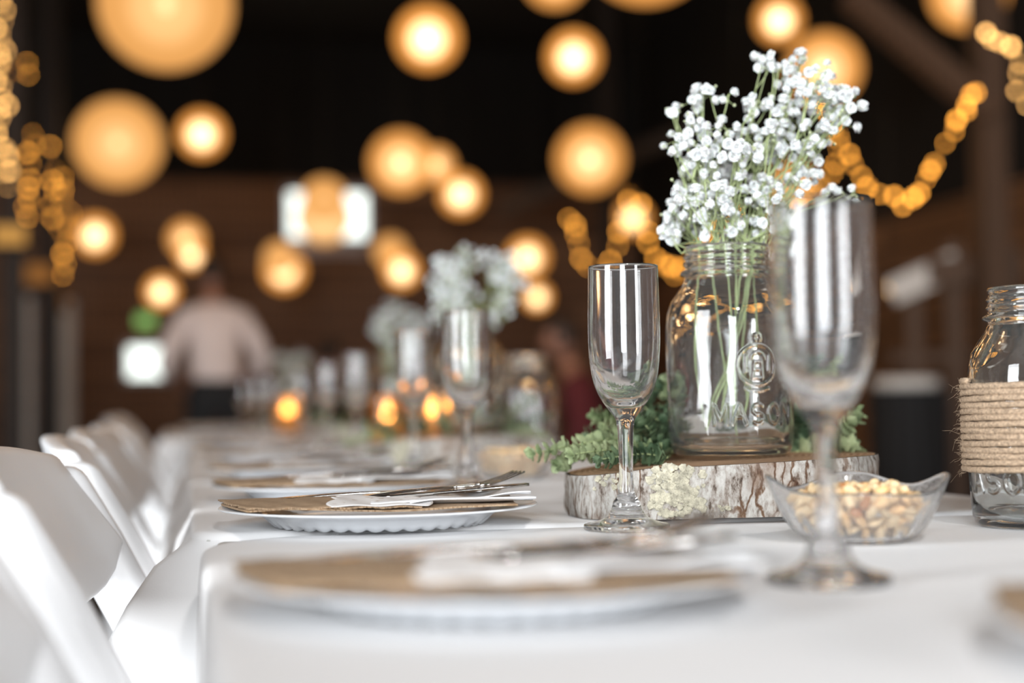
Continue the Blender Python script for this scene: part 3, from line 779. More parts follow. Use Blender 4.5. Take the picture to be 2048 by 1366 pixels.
# ---------------------------------------------------------------- wood slices
SLH = 0.0500
def slab(center, zt, lab, seed, a=0.136, b=0.115, rz=AYAW):
    rnd = random.Random(seed); n = 200; rows = 9
    t = thing('wood_slice', lab, 'wood slice', (center.x, center.y, zt), rz, 'wood slice centrepieces')
    ph = [rnd.uniform(0, 6.28) for _ in range(6)]
    def outline(an, k=1.0):
        c, s = math.cos(an), math.sin(an); e = 2.5
        r = (abs(c / a) ** e + abs(s / b) ** e) ** (-1 / e)
        r *= 1 + 0.012 * math.sin(3 * an + ph[0]) + 0.008 * math.sin(7 * an + ph[1]) + 0.004 * math.sin(17 * an + ph[2])
        return r * k
    v = []; f = []
    def ztop(x): return SLH - 0.004 + 0.004 * min(1, max(-1, x / 0.1)) - (0.008 * max(0, -x - 0.07) / 0.07)
    def zbot(x): return 0.0004 + 0.0030 * max(0, min(1, (x + 0.12) / 0.1))
    for i in range(rows + 1):
        for k in range(n):
            an = 2 * PI * k / n; r = outline(an) + 0.0012 * noise.noise(Vector((an * 14, i * 0.5, seed))) + 0.0016 * noise.noise(Vector((an * 5, i * 0.25, seed + 3)))
            if i in (0, rows): r -= 0.0012
            x, y = r * math.cos(an), r * math.sin(an)
            v.append((x, y, zbot(x) + (ztop(x) - zbot(x)) * i / rows))
    for i in range(rows):
        for k in range(n):
            k2 = (k + 1) % n; f.append((i * n + k, i * n + k2, (i + 1) * n + k2, (i + 1) * n + k))
    MB().add(v, f).build('bark', M['bark'], t)
    v = []; f = []
    for z_, sgn in ((0, 1), (1, -1)):
        o = len(v)
        for q in (1.0, 0.6, 0.25):
            for k in range(n):
                an = 2 * PI * k / n; r = (outline(an) - 0.0030) * q; x, y = r * math.cos(an), r * math.sin(an)
                v.append((x, y, ztop(x) + 0.0002 if z_ == 0 else zbot(x) - 0.0001))
        for ring in range(2):
            for k in range(n):
                k2 = (k + 1) % n; q = (o + ring * n + k, o + ring * n + k2, o + (ring + 1) * n + k2, o + (ring + 1) * n + k)
                f.append(q if sgn > 0 else q[::-1])
        f.append(tuple(o + 2 * n + k for k in (range(n) if sgn > 0 else range(n - 1, -1, -1))))
    v += []
    MB().add(v, f).build('cut_face', M['cutwood'], t)
    # pale crust of lichen on the bark
    mb = MB()
    def blob(an, z, rad):
        r = outline(an) + 0.0002; m_ = 18; vv = []; ff = []
        cx, cy = r * math.cos(an), r * math.sin(an); tx, ty = 1, 0; nx, ny = 0, -1
        if abs(cx) > 0.1: tx, ty, nx, ny = 0.9, -0.43 * (1 if cx > 0 else 1), -0.35, -0.93
        vv.append((cx + nx * 0.0016, cy + ny * 0.0016, z)); q1, q2 = rnd.uniform(0, 6), rnd.uniform(0, 6)
        for ring, (rr, hh) in enumerate(((0.5, 0.0014), (0.86, 0.0021), (1.0, -0.0010))):
            for k in range(m_):
                q = 2 * PI * k / m_; w = rad * rr * (1 + 0.12 * math.sin(3 * q + q1) + 0.12 * math.sin(6 * q + q2)); h = hh + 0.0004 * math.sin(5 * q + ring * 3 + q2)
                vv.append((cx + tx * w * math.cos(q) + nx * h, cy + ty * w * math.cos(q) + ny * h, z + w * math.sin(q)))
        for k in range(m_): ff.append((0, 1 + k, 1 + (k + 1) % m_))
        for ring in range(2):
            for k in range(m_): ff.append((1 + ring * m_ + k, 1 + (ring + 1) * m_ + k, 1 + (ring + 1) * m_ + (k + 1) % m_, 1 + ring * m_ + (k + 1) % m_))
        mb.add(vv, ff)
    def ang(x):
        lo, hi = -PI + 0.01, -0.01
        for _ in range(30):
            mid = (lo + hi) / 2
            if outline(mid) * math.cos(mid) < x: lo = mid
            else: hi = mid
        return lo
    for k in range(130):
        x = rnd.gauss(-0.050, 0.011); z = min(0.044, max(0.007, rnd.gauss(0.026, 0.010)))
        if abs(x + 0.050) < 0.023: blob(ang(x), z, rnd.uniform(0.0018, 0.0042))
    for k in range(22): blob(ang(-0.100 + rnd.uniform(-0.013, 0.013)), rnd.uniform(0.026, 0.038), rnd.uniform(0.0012, 0.0028))
    for k in range(5): blob(ang(-0.012 + rnd.uniform(-0.004, 0.004)), rnd.uniform(0.009, 0.014), rnd.uniform(0.0012, 0.0024))
    mb.build('lichen', M['lichen'], t)
    return t
S1 = at(1436, 930, 1.318)
slab(S1, TOP2, 'thick round wood slice with grey bark and pale lichen, carrying the big sharp jar', 4)
S2 = at(880, 880, 2.40); slab(S2, TOP2, 'blurred wood slice under the second bouquet', 9)
S3 = at(735, 850, 3.95); slab(S3, TOP2, 'blurred wood slice under the third, smaller bouquet', 12)
S4 = at(580, 840, 6.5); slab(S4, TOP2, 'far wood slice under the farthest bouquet', 15)

ztab = TOP2 + SLH
J1 = at(1463, 900, 1.318)
jar(J1, ztab + 0.0004 - 0.0005, 24, 'clear glass jar with raised lettering on the wood slice, holding the sharp bouquet')
J2 = at(940, 860, 2.42); jar(J2, ztab, 10, 'blurred clear jar holding the second bouquet behind the third flute', JME2)
J3 = at(785, 850, 3.98); jar(J3, ztab, 0, 'small blurred jar holding the third bouquet', JME2)
J4 = at(580, 840, 6.5); jar(J4, ztab, 0, 'far blurred jar holding the farthest bouquet', JME2)
J5 = at(2090, 1060, 1.152); jr = jar(J5, TOP + 0.0004, -40, 'clear glass jar with a jute twine band at the right edge')
J6 = at(1055, 900, 2.62); jar(J6, TOP2 + 0.0004, -20, 'blurred empty clear jar standing right of the second bouquet', JME2)
# jute twine wound round the right jar
TW_ = MB(); pts = []; turns = 14.5; rnd = random.Random(5)
for k in range(int(turns * 56)):
    a = 2 * PI * k / 56; z = 0.0425 + 0.00485 * k / 56
    r = 0.0584 + 0.0003 * math.sin(4 * a); pts.append((r * math.cos(a), r * math.sin(a), z + 0.0004 * math.sin(a * 3.3)))
v, f = tube_vf(pts, [0.0026 + 0.0003 * math.sin(k * 2.4) for k in range(len(pts))], 7)
tw = thing('twine_band', 'band of brown jute twine wound around the right jar', 'twine', (J5.x, J5.y, TOP), 0)
MB().add(v, f).build('coil', M['twine'], tw)
fz = MB()
for k in range(1500):
    a = rnd.uniform(0, 2 * PI); z = rnd.uniform(0.041, 0.112); r = 0.0602
    p = Vector((r * math.cos(a), r * math.sin(a), z)); L = rnd.uniform(0.002, 0.006) if rnd.random() < 0.93 else rnd.uniform(0.008, 0.016)
    d = Vector((math.cos(a), math.sin(a), 0)) * rnd.uniform(0.3, 1) + Vector((rnd.uniform(-1, 1), rnd.uniform(-1, 1), rnd.uniform(-1, 0.8)))
    d.normalize(); q = p + d * L * 0.6; e = q + (d + Vector((rnd.uniform(-.7, .7), rnd.uniform(-.7, .7), rnd.uniform(-.9, .3)))).normalized() * L * 0.5
    fz.add(*tube_vf([p, q, e], [0.00011, 0.00009, 0.00005], 3))
o = fz.build('loose_fibres', M['twine'], tw); o['kind'] = 'stuff'

# ---------------------------------------------------------------- baby's breath
def flower_mesh(seed):
    rnd = random.Random(seed); mb = MB()
    for L, (n, tilt, ln) in enumerate(((8, -18, 0.0040), (8, 12, 0.0044), (8, 38, 0.0043), (7, 60, 0.0040), (4, 80, 0.0036))):
        for k in range(n):
            a = 2 * PI * (k + 0.5 * L + rnd.uniform(-.25, .25)) / n; el = R(tilt + rnd.uniform(-9, 9)); w = 0.0021 * rnd.uniform(.8, 1.25)
            d = Vector((math.cos(a) * math.cos(el), math.sin(a) * math.cos(el), math.sin(el))); s = Vector((-math.sin(a), math.cos(a), 0)); u = d.cross(s)
            b0 = Vector((0, 0, 0.0006)); l = ln * rnd.uniform(.85, 1.15)
            vs = [b0 - s * w * .3, b0 + s * w * .3, b0 + d * l * .6 + s * w + u * rnd.uniform(-.0011, .0011), b0 + d * l * .6 - s * w + u * rnd.uniform(-.0011, .0011),
                  b0 + d * l + s * w * .8 + u * .0008, b0 + d * l * 1.04, b0 + d * l - s * w * .8 + u * .0006]
            mb.add(vs, [(0, 1, 2, 3), (3, 2, 4, 5), (3, 5, 6)])
    v, f = ball_vf((0, 0, 0.0006), 0.0027, 10, 7); mb.add(v, f)
    me = bpy.data.meshes.new('flower'); me.from_pydata(mb.v, [], mb.f); me.update(); me.materials.append(M['petal']); me.polygons.foreach_set('use_smooth', [True] * len(me.polygons))
    return me
FME = [flower_mesh(i) for i in range(4)]
def bouquet(J, zb, lab, clusters, nparts, seed, mouth=0.026, loose=True, scale=1.0):
    """clusters: (right, up, back, number of flowers, radius) relative to the middle of the jar's foot"""
    rnd = random.Random(seed)
    root = thing('babys_breath_bouquet', lab, 'flowers', (J.x, J.y, zb), AYAW, "baby's breath bouquets in jars")
    st = MB(); bd = MB(); heads = []; mains = []
    for i, (cx, cz, cy, nf, cr) in enumerate(clusters):
        c = Vector((cx, cy, cz))
        nf = max(2, int(round(nf * 1.3)))
        if loose and i >= 9:
            m0 = mains[rnd.randrange(len(mains))]; low = [m0[rnd.randint(2, 3)] if False else m0[-1].lerp(c, 0.02), m0[-1].lerp(c, 0.12)]
        elif loose:
            a0 = rnd.uniform(0, 2 * PI); foot = Vector((math.cos(a0) * rnd.uniform(.004, .04), math.sin(a0) * rnd.uniform(.004, .04), rnd.uniform(0.009, 0.05)))
            mx = max(-mouth, min(mouth, cx * 0.55 + rnd.uniform(-.012, .012))); my = max(-.02, min(.02, cy * 0.5 + rnd.uniform(-.01, .01)))
            m_ = Vector((mx, my, 0.178)); mid = (foot + m_) / 2 + Vector((rnd.uniform(-.008, .008), rnd.uniform(-.006, .006), 0))
            low = [foot, mid, m_]; mains.append([foot, mid, m_])
        else: low = [Vector((rnd.uniform(-.02, .02), rnd.uniform(-.02, .02), 0.02)), Vector((rnd.uniform(-.02, .02), rnd.uniform(-.02, .02), 0.178))]
        hub = c - Vector((cx * 0.12, 0, cr * 1.1))
        path = spline(low + [low[-1].lerp(hub, 0.55) + Vector((rnd.uniform(-.006, .006), rnd.uniform(-.004, .004), 0.004)), hub], 5)
        n = len(path); st.add(*tube_vf(path, [lerp(0.00105, 0.0006, k / n) for k in range(n)], 6))
        nodes = []
        for k in range(max(3, nf // 3)):
            e = c + Vector((rnd.gauss(0, 1), rnd.gauss(0, 1), rnd.gauss(0, .8))).normalized() * cr * rnd.uniform(0.35, 0.7)
            src = path[rnd.randint(int(n * 0.72), n - 1)] if k % 3 == 0 else hub
            pp = spline([src, src.lerp(e, .5) + Vector((0, 0, -.0015)), e], 3); st.add(*tube_vf(pp, [0.00048] * len(pp), 5)); nodes.append(e)
        for k in range(nf):
            nd = nodes[k % len(nodes)]
            off = Vector((rnd.gauss(0, 1), rnd.gauss(0, 1), rnd.gauss(0.25, .8)))
            p = nd + off.normalized() * cr * rnd.uniform(0.25, 0.62)
            pp = [nd, nd.lerp(p, .5) + Vector((0, 0, -.0008)), p]; st.add(*tube_vf(pp, [0.00032] * 3, 4))
            dr = (p - nd).normalized() * 0.7 + Vector((rnd.uniform(-.4, .4), -0.25 + rnd.uniform(-.4, .4), .35))
            if rnd.random() < 0.16: bd.add(*ball_vf(p, 0.0013, 7, 5, (1, 1, 1)), Matrix.Identity(4)) if False else bd.add(*ball_vf(tuple(p), 0.0014, 7, 5))
            else: heads.append((p, dr, rnd.uniform(0.80, 1.18) * scale))
            if rnd.random() < 0.3:
                q = nd + Vector((rnd.gauss(0, 1), rnd.gauss(0, 1), rnd.gauss(0, 1))).normalized() * cr * 0.4
                st.add(*tube_vf([nd, q], [0.0003, 0.00025], 4)); bd.add(*ball_vf(tuple(q), rnd.uniform(.0007, .0013), 6, 4))
    st.build('stems', M['stem'], root)
    bd.build('buds', M['bud'], root)
    heads.sort(key=lambda h: h[0].y - 0.3 * h[0].z)          # nearest to the photographer first
    rest = MB()
    for k, (p, d, s) in enumerate(heads):
        q = d.to_track_quat('Z', 'Y')
        if k < nparts:
            o = bpy.data.objects.new('flower', FME[k % 4]); COL.objects.link(o); o.parent = root
            o.location = p; o.rotation_mode = 'QUATERNION'; o.rotation_quaternion = q; o.scale = (s,) * 3
        else:
            me = FME[k % 4]; rest.add([v.co for v in me.vertices], [tuple(pl.vertices) for pl in me.polygons], Matrix.LocRotScale(p, q, Vector((s,) * 3)))
    if rest.v:
        o = rest.build('blossoms', M['petal'], root); o['kind'] = 'stuff'
    return root
def cl(px, py, back, nf, cr, J=J1, d=1.352, zb=ztab):
    p = at(px, py, d + back); r = p - Vector((J.x, J.y, zb)); return (r.dot(CAMR), r.z, r.dot(CAMF), nf, cr)
_B = [cl(*c) for c in [
    (1362, 250, -.01, 8, .020), (1340, 225, .02, 4, .014), (1400, 205, .01, 7, .018), (1444, 190, 0, 5, .020), (1490, 200, -.01, 7, .020), (1520, 215, .02, 5, .016), (1345, 290, 0, 6, .018),
    (1375, 300, -.03, 15, .024), (1425, 270, -.02, 17, .024), (1470, 300, -.04, 19, .026), (1515, 285, .0, 18, .026), (1560, 300, .03, 16, .026), (1600, 290, -.01, 12, .022),
    (1450, 340, .05, 16, .028), (1520, 345, .04, 16, .028), (1590, 340, .0, 10, .022), (1395, 350, .03, 14, .026),
    (1365, 400, -.02, 15, .024), (1410, 395, -.05, 19, .026), (1460, 400, -.03, 19, .028), (1505, 410, -.01, 17, .026), (1550, 400, -.03, 12, .024), (1345, 440, .0, 8, .020),
    (1390, 450, .02, 15, .026), (1440, 455, -.03, 15, .024), (1490, 455, .03, 14, .026), (1530, 460, -.02, 12, .024), (1350, 470, -.02, 6, .015),
    (1520, 140, .01, 5, .016), (1560, 125, 0, 6, .016), (1585, 165, .01, 10, .022), (1610, 120, .02, 6, .016), (1640, 150, -.01, 8, .020), (1625, 205, 0, 13, .024), (1670, 200, .01, 12, .022),
    (1705, 195, -.01, 8, .016), (1690, 230, 0, 9, .018), (1590, 230, .02, 10, .020), (1560, 215, -.01, 7, .018), (1650, 265, 0, 7, .018), (1600, 350, -.02, 5, .018), (1625, 310, .01, 5, .016),
    (1700, 385, -.01, 4, .010), (1655, 388, .0, 2, .008)]]
B1 = [_B[k] for k in (6, 13, 8, 28, 11, 21, 40, 2, 31)]; B1 += [b_ for b_ in _B if b_ not in B1]
bouquet(J1, ztab, "sharp bunch of tiny white baby's breath in the big jar", B1, 100, 11)
def ball_cl(J, d, px0, px1, py0, py1, n, nf, seed, cr=0.026):
    rnd = random.Random(seed); out = []
    for k in range(n):
        a = rnd.uniform(0, 2 * PI); r = math.sqrt(rnd.random())
        out.append(cl((px0 + px1) / 2 + (px1 - px0) / 2 * r * math.cos(a), (py0 + py1) / 2 + (py1 - py0) / 2 * r * math.sin(a), rnd.uniform(-.05, .05), nf, cr, J, d))
    return out
bouquet(J2, ztab, "blurred white baby's breath bunch behind the third flute", ball_cl(J2, 2.42, 862, 1030, 490, 650, 26, 14, 2), 30, 21, loose=False)
bouquet(J3, ztab, "third blurred baby's breath bunch, low on the left of the second", ball_cl(J3, 3.98, 750, 850, 612, 715, 18, 13, 3), 0, 22, loose=False)
bouquet(J4, ztab, "farthest baby's breath bunch, yellowish and blurred", ball_cl(J4, 6.5, 535, 620, 700, 775, 16, 13, 4, .03), 0, 23, loose=False)

# ---------------------------------------------------------------- sprigs of small-leaved greenery
def leaf_vf(L, W, curl, rnd):
    v = []; f = []; nu, nv = 6, 4
    for i in range(nu + 1):
        u = i / nu; w = W * (math.sin(PI * u ** 0.75) ** 0.7 if 0 < u < 1 else 0.03)
        for j in range(nv + 1):
            q = j / nv * 2 - 1
            v.append((u * L, q * w, curl * L * u * u + 0.25 * W * q * q * (1 - u * .3) + 0.0003 * math.sin(9 * u + 5 * q)))
    for i in range(nu):
        for j in range(nv):
            a = i * (nv + 1) + j; f.append((a, a + 1, a + nv + 2, a + nv + 1))
    return v, f
def sprig(pts, lab, seed, size=0.009, n=16, mat='leaf', group='sprigs of green leaves around the wood slices'):
    rnd = random.Random(seed); P = spline(pts, 10); base = P[0]
    root = thing('green_sprig', lab, 'greenery', tuple(base), 0, group)
    loc = [p - base for p in P]
    MB().add(*tube_vf(loc, [0.0011 * (1 - 0.6 * i / len(loc)) for i in range(len(loc))], 6)).build('stem', M['stem'], root)
    mb = MB(); fr = frames(loc)
    for k in range(n):
        i = min(len(loc) - 1, int((k + 0.6) / n * len(loc))); p, a, u = fr[i]; t = (loc[min(i + 1, len(loc) - 1)] - loc[max(0, i - 1)]).normalized()
        for s in (0, 1, 2):
            an = k * 1.57 + s * 2.1 + rnd.uniform(-.4, .4); out = a * math.cos(an) + u * math.sin(an)
            d = (out * rnd.uniform(.7, 1.1) + t * rnd.uniform(.35, .8)).normalized(); sd = d.cross(t).normalized(); nn = sd.cross(d).normalized()
            L = size * rnd.uniform(.75, 1.25) * (1 - 0.35 * k / n); m_ = Matrix((d, sd, nn)).transposed().to_4x4(); m_.translation = p + d * 0.0015
            mb.add(*leaf_vf(L, L * 0.56, rnd.uniform(-.25, .2), rnd), m_)
    for s in range(3):
        d = ((loc[-1] - loc[-3]).normalized() + Vector((rnd.uniform(-.4, .4), rnd.uniform(-.4, .4), rnd.uniform(-.3, .4)))).normalized(); sd = d.orthogonal().normalized(); m_ = Matrix((d, sd, d.cross(sd))).transposed().to_4x4(); m_.translation = loc[-1]
        mb.add(*leaf_vf(size * .8, size * .3, 0, rnd), m_)
    mb.build('leaves', M[mat], root)
    return root
def A(px, py, d): return at(px, py, d)
SP = [([A(1345, 905, 1.36), A(1240, 878, 1.33), A(1150, 890, 1.31), A(1070, 905, 1.30)], 'long green sprig reaching left past the wood slice', .0090, 15, 'leaf'),
      ([A(1350, 900, 1.37), A(1250, 892, 1.36), A(1160, 905, 1.34), A(1118, 930, 1.31)], 'green sprig drooping over the left end of the wood slice', .0090, 13, 'leaf'),
      ([A(1360, 905, 1.40), A(1290, 870, 1.40), A(1235, 840, 1.40), A(1195, 835, 1.40)], 'pale green sprig rising between the sharp flute and the jar', .0095, 13, 'leaf'),
      ([A(1370, 900, 1.41), A(1320, 850, 1.42), A(1300, 800, 1.42), A(1320, 770, 1.42)], 'upright dark sprig directly left of the big jar', .0095, 13, 'leaf2'),
      ([A(1340, 912, 1.34), A(1300, 898, 1.33), A(1275, 885, 1.33), A(1245, 905, 1.33)], 'short dark sprig at the foot of the jar, behind the flute stem', .0085, 10, 'leaf2'),
      ([A(1350, 900, 1.44), A(1290, 880, 1.45), A(1230, 860, 1.45), A(1180, 870, 1.45)], 'dark green sprig behind the pale one left of the jar', .0090, 12, 'leaf2'),
      ([A(1335, 915, 1.275), A(1290, 908, 1.262), A(1245, 912, 1.255), A(1205, 918, 1.25)], 'leafy sprig lying along the front top edge of the wood slice', .0080, 12, 'leaf2'),
      ([A(1330, 912, 1.29), A(1270, 905, 1.28), A(1210, 900, 1.27), A(1150, 908, 1.262)], 'greyish sprig on the front left top edge of the slice', .0085, 13, 'leaf'),
      ([A(1350, 905, 1.33), A(1315, 880, 1.33), A(1290, 850, 1.33), A(1262, 835, 1.34)], 'bushy dark sprig just behind the stem of the sharp flute', .0090, 13, 'leaf2'),
      ([A(1345, 908, 1.36), A(1290, 890, 1.35), A(1255, 868, 1.35), A(1215, 858, 1.35)], 'mid green sprig lying over the others left of the sharp flute stem', .0088, 12, 'leaf'),
      ([A(1350, 900, 1.38), A(1335, 860, 1.38), A(1310, 835, 1.38), A(1275, 800, 1.39)], 'tall dark sprig leaning left beside the jar', .0090, 13, 'leaf2'),
      ([A(1365, 900, 1.41), A(1345, 850, 1.41), A(1335, 800, 1.41), A(1330, 765, 1.42)], 'topmost green sprig hugging the shoulder side of the jar', .0090, 12, 'leaf'),
      ([A(1600, 905, 1.41), A(1610, 880, 1.41), A(1605, 850, 1.41), A(1600, 825, 1.41)], 'dark bushy sprig right behind the jar, left of the nearest flute stem', .0095, 12, 'leaf2'),
      ([A(1330, 910, 1.37), A(1325, 870, 1.37), A(1340, 830, 1.38), A(1345, 800, 1.38)], 'small sprig pressed against the left side of the jar', .0090, 10, 'leaf2'),
      ([A(1420, 900, 1.46), A(1480, 885, 1.46), A(1540, 870, 1.46), A(1600, 850, 1.45)], 'dark sprig seen through the back of the jar', .0090, 12, 'leaf2'),
      ([A(1570, 905, 1.39), A(1620, 890, 1.40), A(1660, 880, 1.40), A(1700, 885, 1.39)], 'dark sprig right of the jar, behind the nearest flute', .0090, 12, 'leaf2'),
      ([A(1590, 905, 1.38), A(1650, 880, 1.38), A(1690, 850, 1.37), A(1712, 830, 1.37)], 'green sprig rising at the right end of the wood slice', .0100, 12, 'leaf'),
      ([A(1620, 905, 1.36), A(1670, 892, 1.35), A(1700, 890, 1.35), A(1716, 910, 1.34)], 'light green sprig tip hanging over the right end of the slice', .0100, 9, 'leaf'),
      ([A(1560, 905, 1.43), A(1600, 870, 1.43), A(1625, 835, 1.43), A(1640, 820, 1.43)], 'dark upright sprig behind the nearest flute stem', .0090, 11, 'leaf2')]
for i, (pts, lab, sz, n, mt) in enumerate(SP): sprig(pts, lab, 30 + i, sz * 1.42, n + 2, mt)
rnd = random.Random(77)
for i, (px, py, tx, ty, d) in enumerate([(800, 875, 735, 850, 2.30), (790, 875, 700, 885, 2.28), (830, 872, 780, 828, 2.34), (900, 870, 880, 838, 2.38), (970, 870, 1000, 812, 2.42), (990, 872, 1060, 800, 2.45), (1000, 874, 1090, 835, 2.40), (1020, 874, 1085, 870, 2.36), (860, 870, 830, 845, 2.32)]):
    sprig([A(px, py, d), A((px + tx) / 2, (py + ty) / 2 - 10, d), A(tx, ty, d)], 'blurred green sprig on the second wood slice, ' + ('pointing left' if tx < px - 40 else 'pointing right' if tx > px + 40 else 'near its middle'), 60 + i, 0.0125, 10, 'leaf' if i % 2 else 'leaf2', 'sprigs on the second wood slice')
for i, (px, tx, ty, d) in enumerate([(700, 640, 838, 3.9), (760, 790, 815, 3.95), (720, 700, 812, 3.9)]):
    sprig([A(px, 850, d), A((px + tx) / 2, ty + 5, d), A(tx, ty, d)], 'green sprig on the third, smaller wood slice', 75 + i, 0.016, 9, 'leaf', 'sprigs on the third wood slice')
for i, (px, tx, ty, d) in enumerate([(560, 510, 838, 6.4), (600, 640, 825, 6.4)]):
    sprig([A(px, 843, d), A((px + tx) / 2, ty + 5, d), A(tx, ty, d)], 'green sprig on the farthest wood slice', 85 + i, 0.022, 8, 'leaf2', 'sprigs on the farthest wood slice')

# ---------------------------------------------------------------- glass bowls of peanuts
def gb(a, c, w):
    d = (a - c + PI) % (2 * PI) - PI; return math.exp(-(d / w) ** 2)
def rim(a):
    k = gb(a, PI, .42) + gb(a, 0.0, .42) + gb(a, R(80), .55) * .9 + gb(a, R(262), .3) * .15
    return 0.0555 + 0.0085 * k, 0.0335 + 0.0120 * k
def bowl_mesh():
    n = 120; v = []; f = []; rows = []
    def ring(fr, off, zlift=0):
        o = len(v)
        for k in range(n):
            a = 2 * PI * k / n; rr, zr = rim(a); q = fr
            r = 0.030 + (rr - 0.030) * (q ** 0.62); z = 0.0006 + zr * q ** 1.35
            r += 0.0006 * math.cos(24 * a) * (1 - q) if off == 0 else 0
            v.append(((r - off) * math.cos(a), (r - off) * math.sin(a), z + zlift))
        rows.append(o)
    v.append((0, 0, 0.0006)); rows_o = []
    for q in (0.0, 0.04, 0.1, 0.2, 0.32, 0.45, 0.6, 0.75, 0.88, 0.97, 1.0): ring(q, 0.0)
    ring(1.0, 0.0012, 0.0010)
    for q in (1.0, 0.95, 0.85, 0.7, 0.55, 0.42, 0.3, 0.2, 0.1): ring(q, 0.0026, 0.0003 + 0.0022 * (1 - q))
    v.append((0, 0, 0.0052))
    for k in range(n): f.append((0, rows[0] + (k + 1) % n, rows[0] + k))
    for a, b in zip(rows, rows[1:]):
        for k in range(n): f.append((a + k, a + (k + 1) % n, b + (k + 1) % n, b + k))
    for k in range(n): f.append((rows[-1] + k, rows[-1] + (k + 1) % n, len(v) - 1))
    me = bpy.data.meshes.new('bowl'); me.from_pydata(v, [], f); me.update(); me.polygons.foreach_set('use_smooth', [True] * len(f)); me.materials.append(M['bowlglass']); return me
BME = bowl_mesh()
def nut_mesh(kind, mat):
    mb = MB(); v, f = ball_vf((0, 0, 0), 1, 12, 8)
    out = []
    for x, y, z in v:
        z2 = z if (z > 0 or kind != 'half') else z * 0.25
        w = 1 + 0.12 * math.sin(3 * x)
        out.append((x * 0.0068, y * 0.0041 * w, z2 * 0.0038 * w))
    return mb.add(out, f).build('peanut', mat)
NM = [(k, m) for k, m in (('half', 'peanut2'), ('whole', 'peanut'), ('half', 'peanut'), ('whole', 'peanut2'), ('whole', 'skin_nut'))]
nuts = []
for k, m in NM:
    o = nut_mesh(k, M[m]); nuts.append(o.data); bpy.data.objects.remove(o)
def bowl(p, z, rz, lab, nutlab, grp, seed, step=0.0094):
    o = bpy.data.objects.new('glass_bowl', BME); COL.objects.link(o); o.location = (p.x, p.y, z); o.rotation_euler = (0, 0, rz); tag(o, lab, 'bowl', 'scalloped glass bowls of peanuts')
    rnd = random.Random(seed); L = 0; zz = 0.0095
    while zz < 0.042:
        q = (zz / 0.034)
        for ix in range(-7, 8):
            for iy in range(-7, 8):
                x = (ix + 0.5 * (L % 2)) * step + rnd.uniform(-.0016, .0016); y = (iy + 0.5 * (L % 2)) * step + rnd.uniform(-.0016, .0016)
                rr, zr = rim(math.atan2(y, x)); qq = min(1, max(0.001, (zz - 0.004) / zr)); rmax = 0.030 + (min(rr, .058) - 0.030) * qq ** (0.62 / 1.35) - 0.0082
                if zz > 0.030: rmax *= 1 - (zz - 0.030) * 38
                r_ = math.hypot(x, y)
                if r_ > rmax: continue
                if zz < 0.027 and r_ < rmax - 0.0125: continue       # the hidden middle of the heap
                k = rnd.choice([0, 0, 1, 1, 2, 3, 3, 0]) if rnd.random() > 0.03 else 4
                c = bpy.data.objects.new('peanut', nuts[k]); COL.objects.link(c)
                w = Matrix.Rotation(rz, 3, 'Z') @ Vector((x, y, 0)); c.location = (p.x + w.x, p.y + w.y, z + zz + rnd.uniform(-.0012, .0012))
                c.rotation_euler = (rnd.uniform(-3, 3), rnd.uniform(-1, 1), rnd.uniform(0, 6.28)); s = rnd.uniform(.78, 1.02); c.scale = (s, s, s)
                tag(c, nutlab, 'peanut', grp)
        zz += 0.0066; L += 1
PB = on(1716, 1083, TOP); bowl(PB, TOP + 0.0004, AYAW, 'scalloped clear glass bowl full of peanuts, behind the nearest flute', 'roasted peanut in the sharp glass bowl behind the nearest flute', 'peanuts in the sharp bowl', 3)
PB2 = at(1025, 955, 1.93); bowl(PB2, TOP2 + 0.0004, AYAW + 0.5, 'blurred glass bowl of peanuts left of the sharp wood slice', 'roasted peanut in the blurred bowl left of the wood slice', 'peanuts in the blurred bowl', 4, 0.0105)
# ---------------------------------------------------------------- paper lanterns hanging from the dark ceiling
def paper_mat(name, edge, strength, glow, dens, tr):
    m = bpy.data.materials.new(name); m.use_nodes = True; nt = m.node_tree; nt.nodes.clear()
    em = N(nt, 'ShaderNodeEmission'); em.inputs['Color'].default_value = (*edge, 1); em.inputs['Strength'].default_value = strength
    tp = N(nt, 'ShaderNodeBsdfTransparent'); tp.inputs['Color'].default_value = (1, 0.9, 0.75, 1)
    nz = N(nt, 'ShaderNodeTexWave', Scale=9.0, Distortion=0.3); nz.bands_direction = 'Z'
    nt.links.new(coords(nt), nz.inputs['Vector'])
    mp = N(nt, 'ShaderNodeMapRange'); mp.inputs['To Min'].default_value = tr - 0.05; mp.inputs['To Max'].default_value = tr + 0.03
    nt.links.new(nz.outputs['Fac'], mp.inputs['Value'])
    mx = N(nt, 'ShaderNodeMixShader'); nt.links.new(mp.outputs[0], mx.inputs[0]); nt.links.new(em.outputs[0], mx.inputs[1]); nt.links.new(tp.outputs[0], mx.inputs[2])
    ve = N(nt, 'ShaderNodeEmission'); ve.inputs['Color'].default_value = (*glow, 1); ve.inputs['Strength'].default_value = dens
    o = N(nt, 'ShaderNodeOutputMaterial'); nt.links.new(mx.outputs[0], o.inputs['Surface']); nt.links.new(ve.outputs[0], o.inputs['Volume'])
    return m
LMAT = {}
def glow_mat(name, color, strength):
    m = bpy.data.materials.new(name); m.use_nodes = True; nt = m.node_tree; nt.nodes.clear()
    ve = N(nt, 'ShaderNodeEmission'); ve.inputs['Color'].default_value = (*color, 1); ve.inputs['Strength'].default_value = strength
    o = N(nt, 'ShaderNodeOutputMaterial'); nt.links.new(ve.outputs[0], o.inputs['Volume'])
    return m
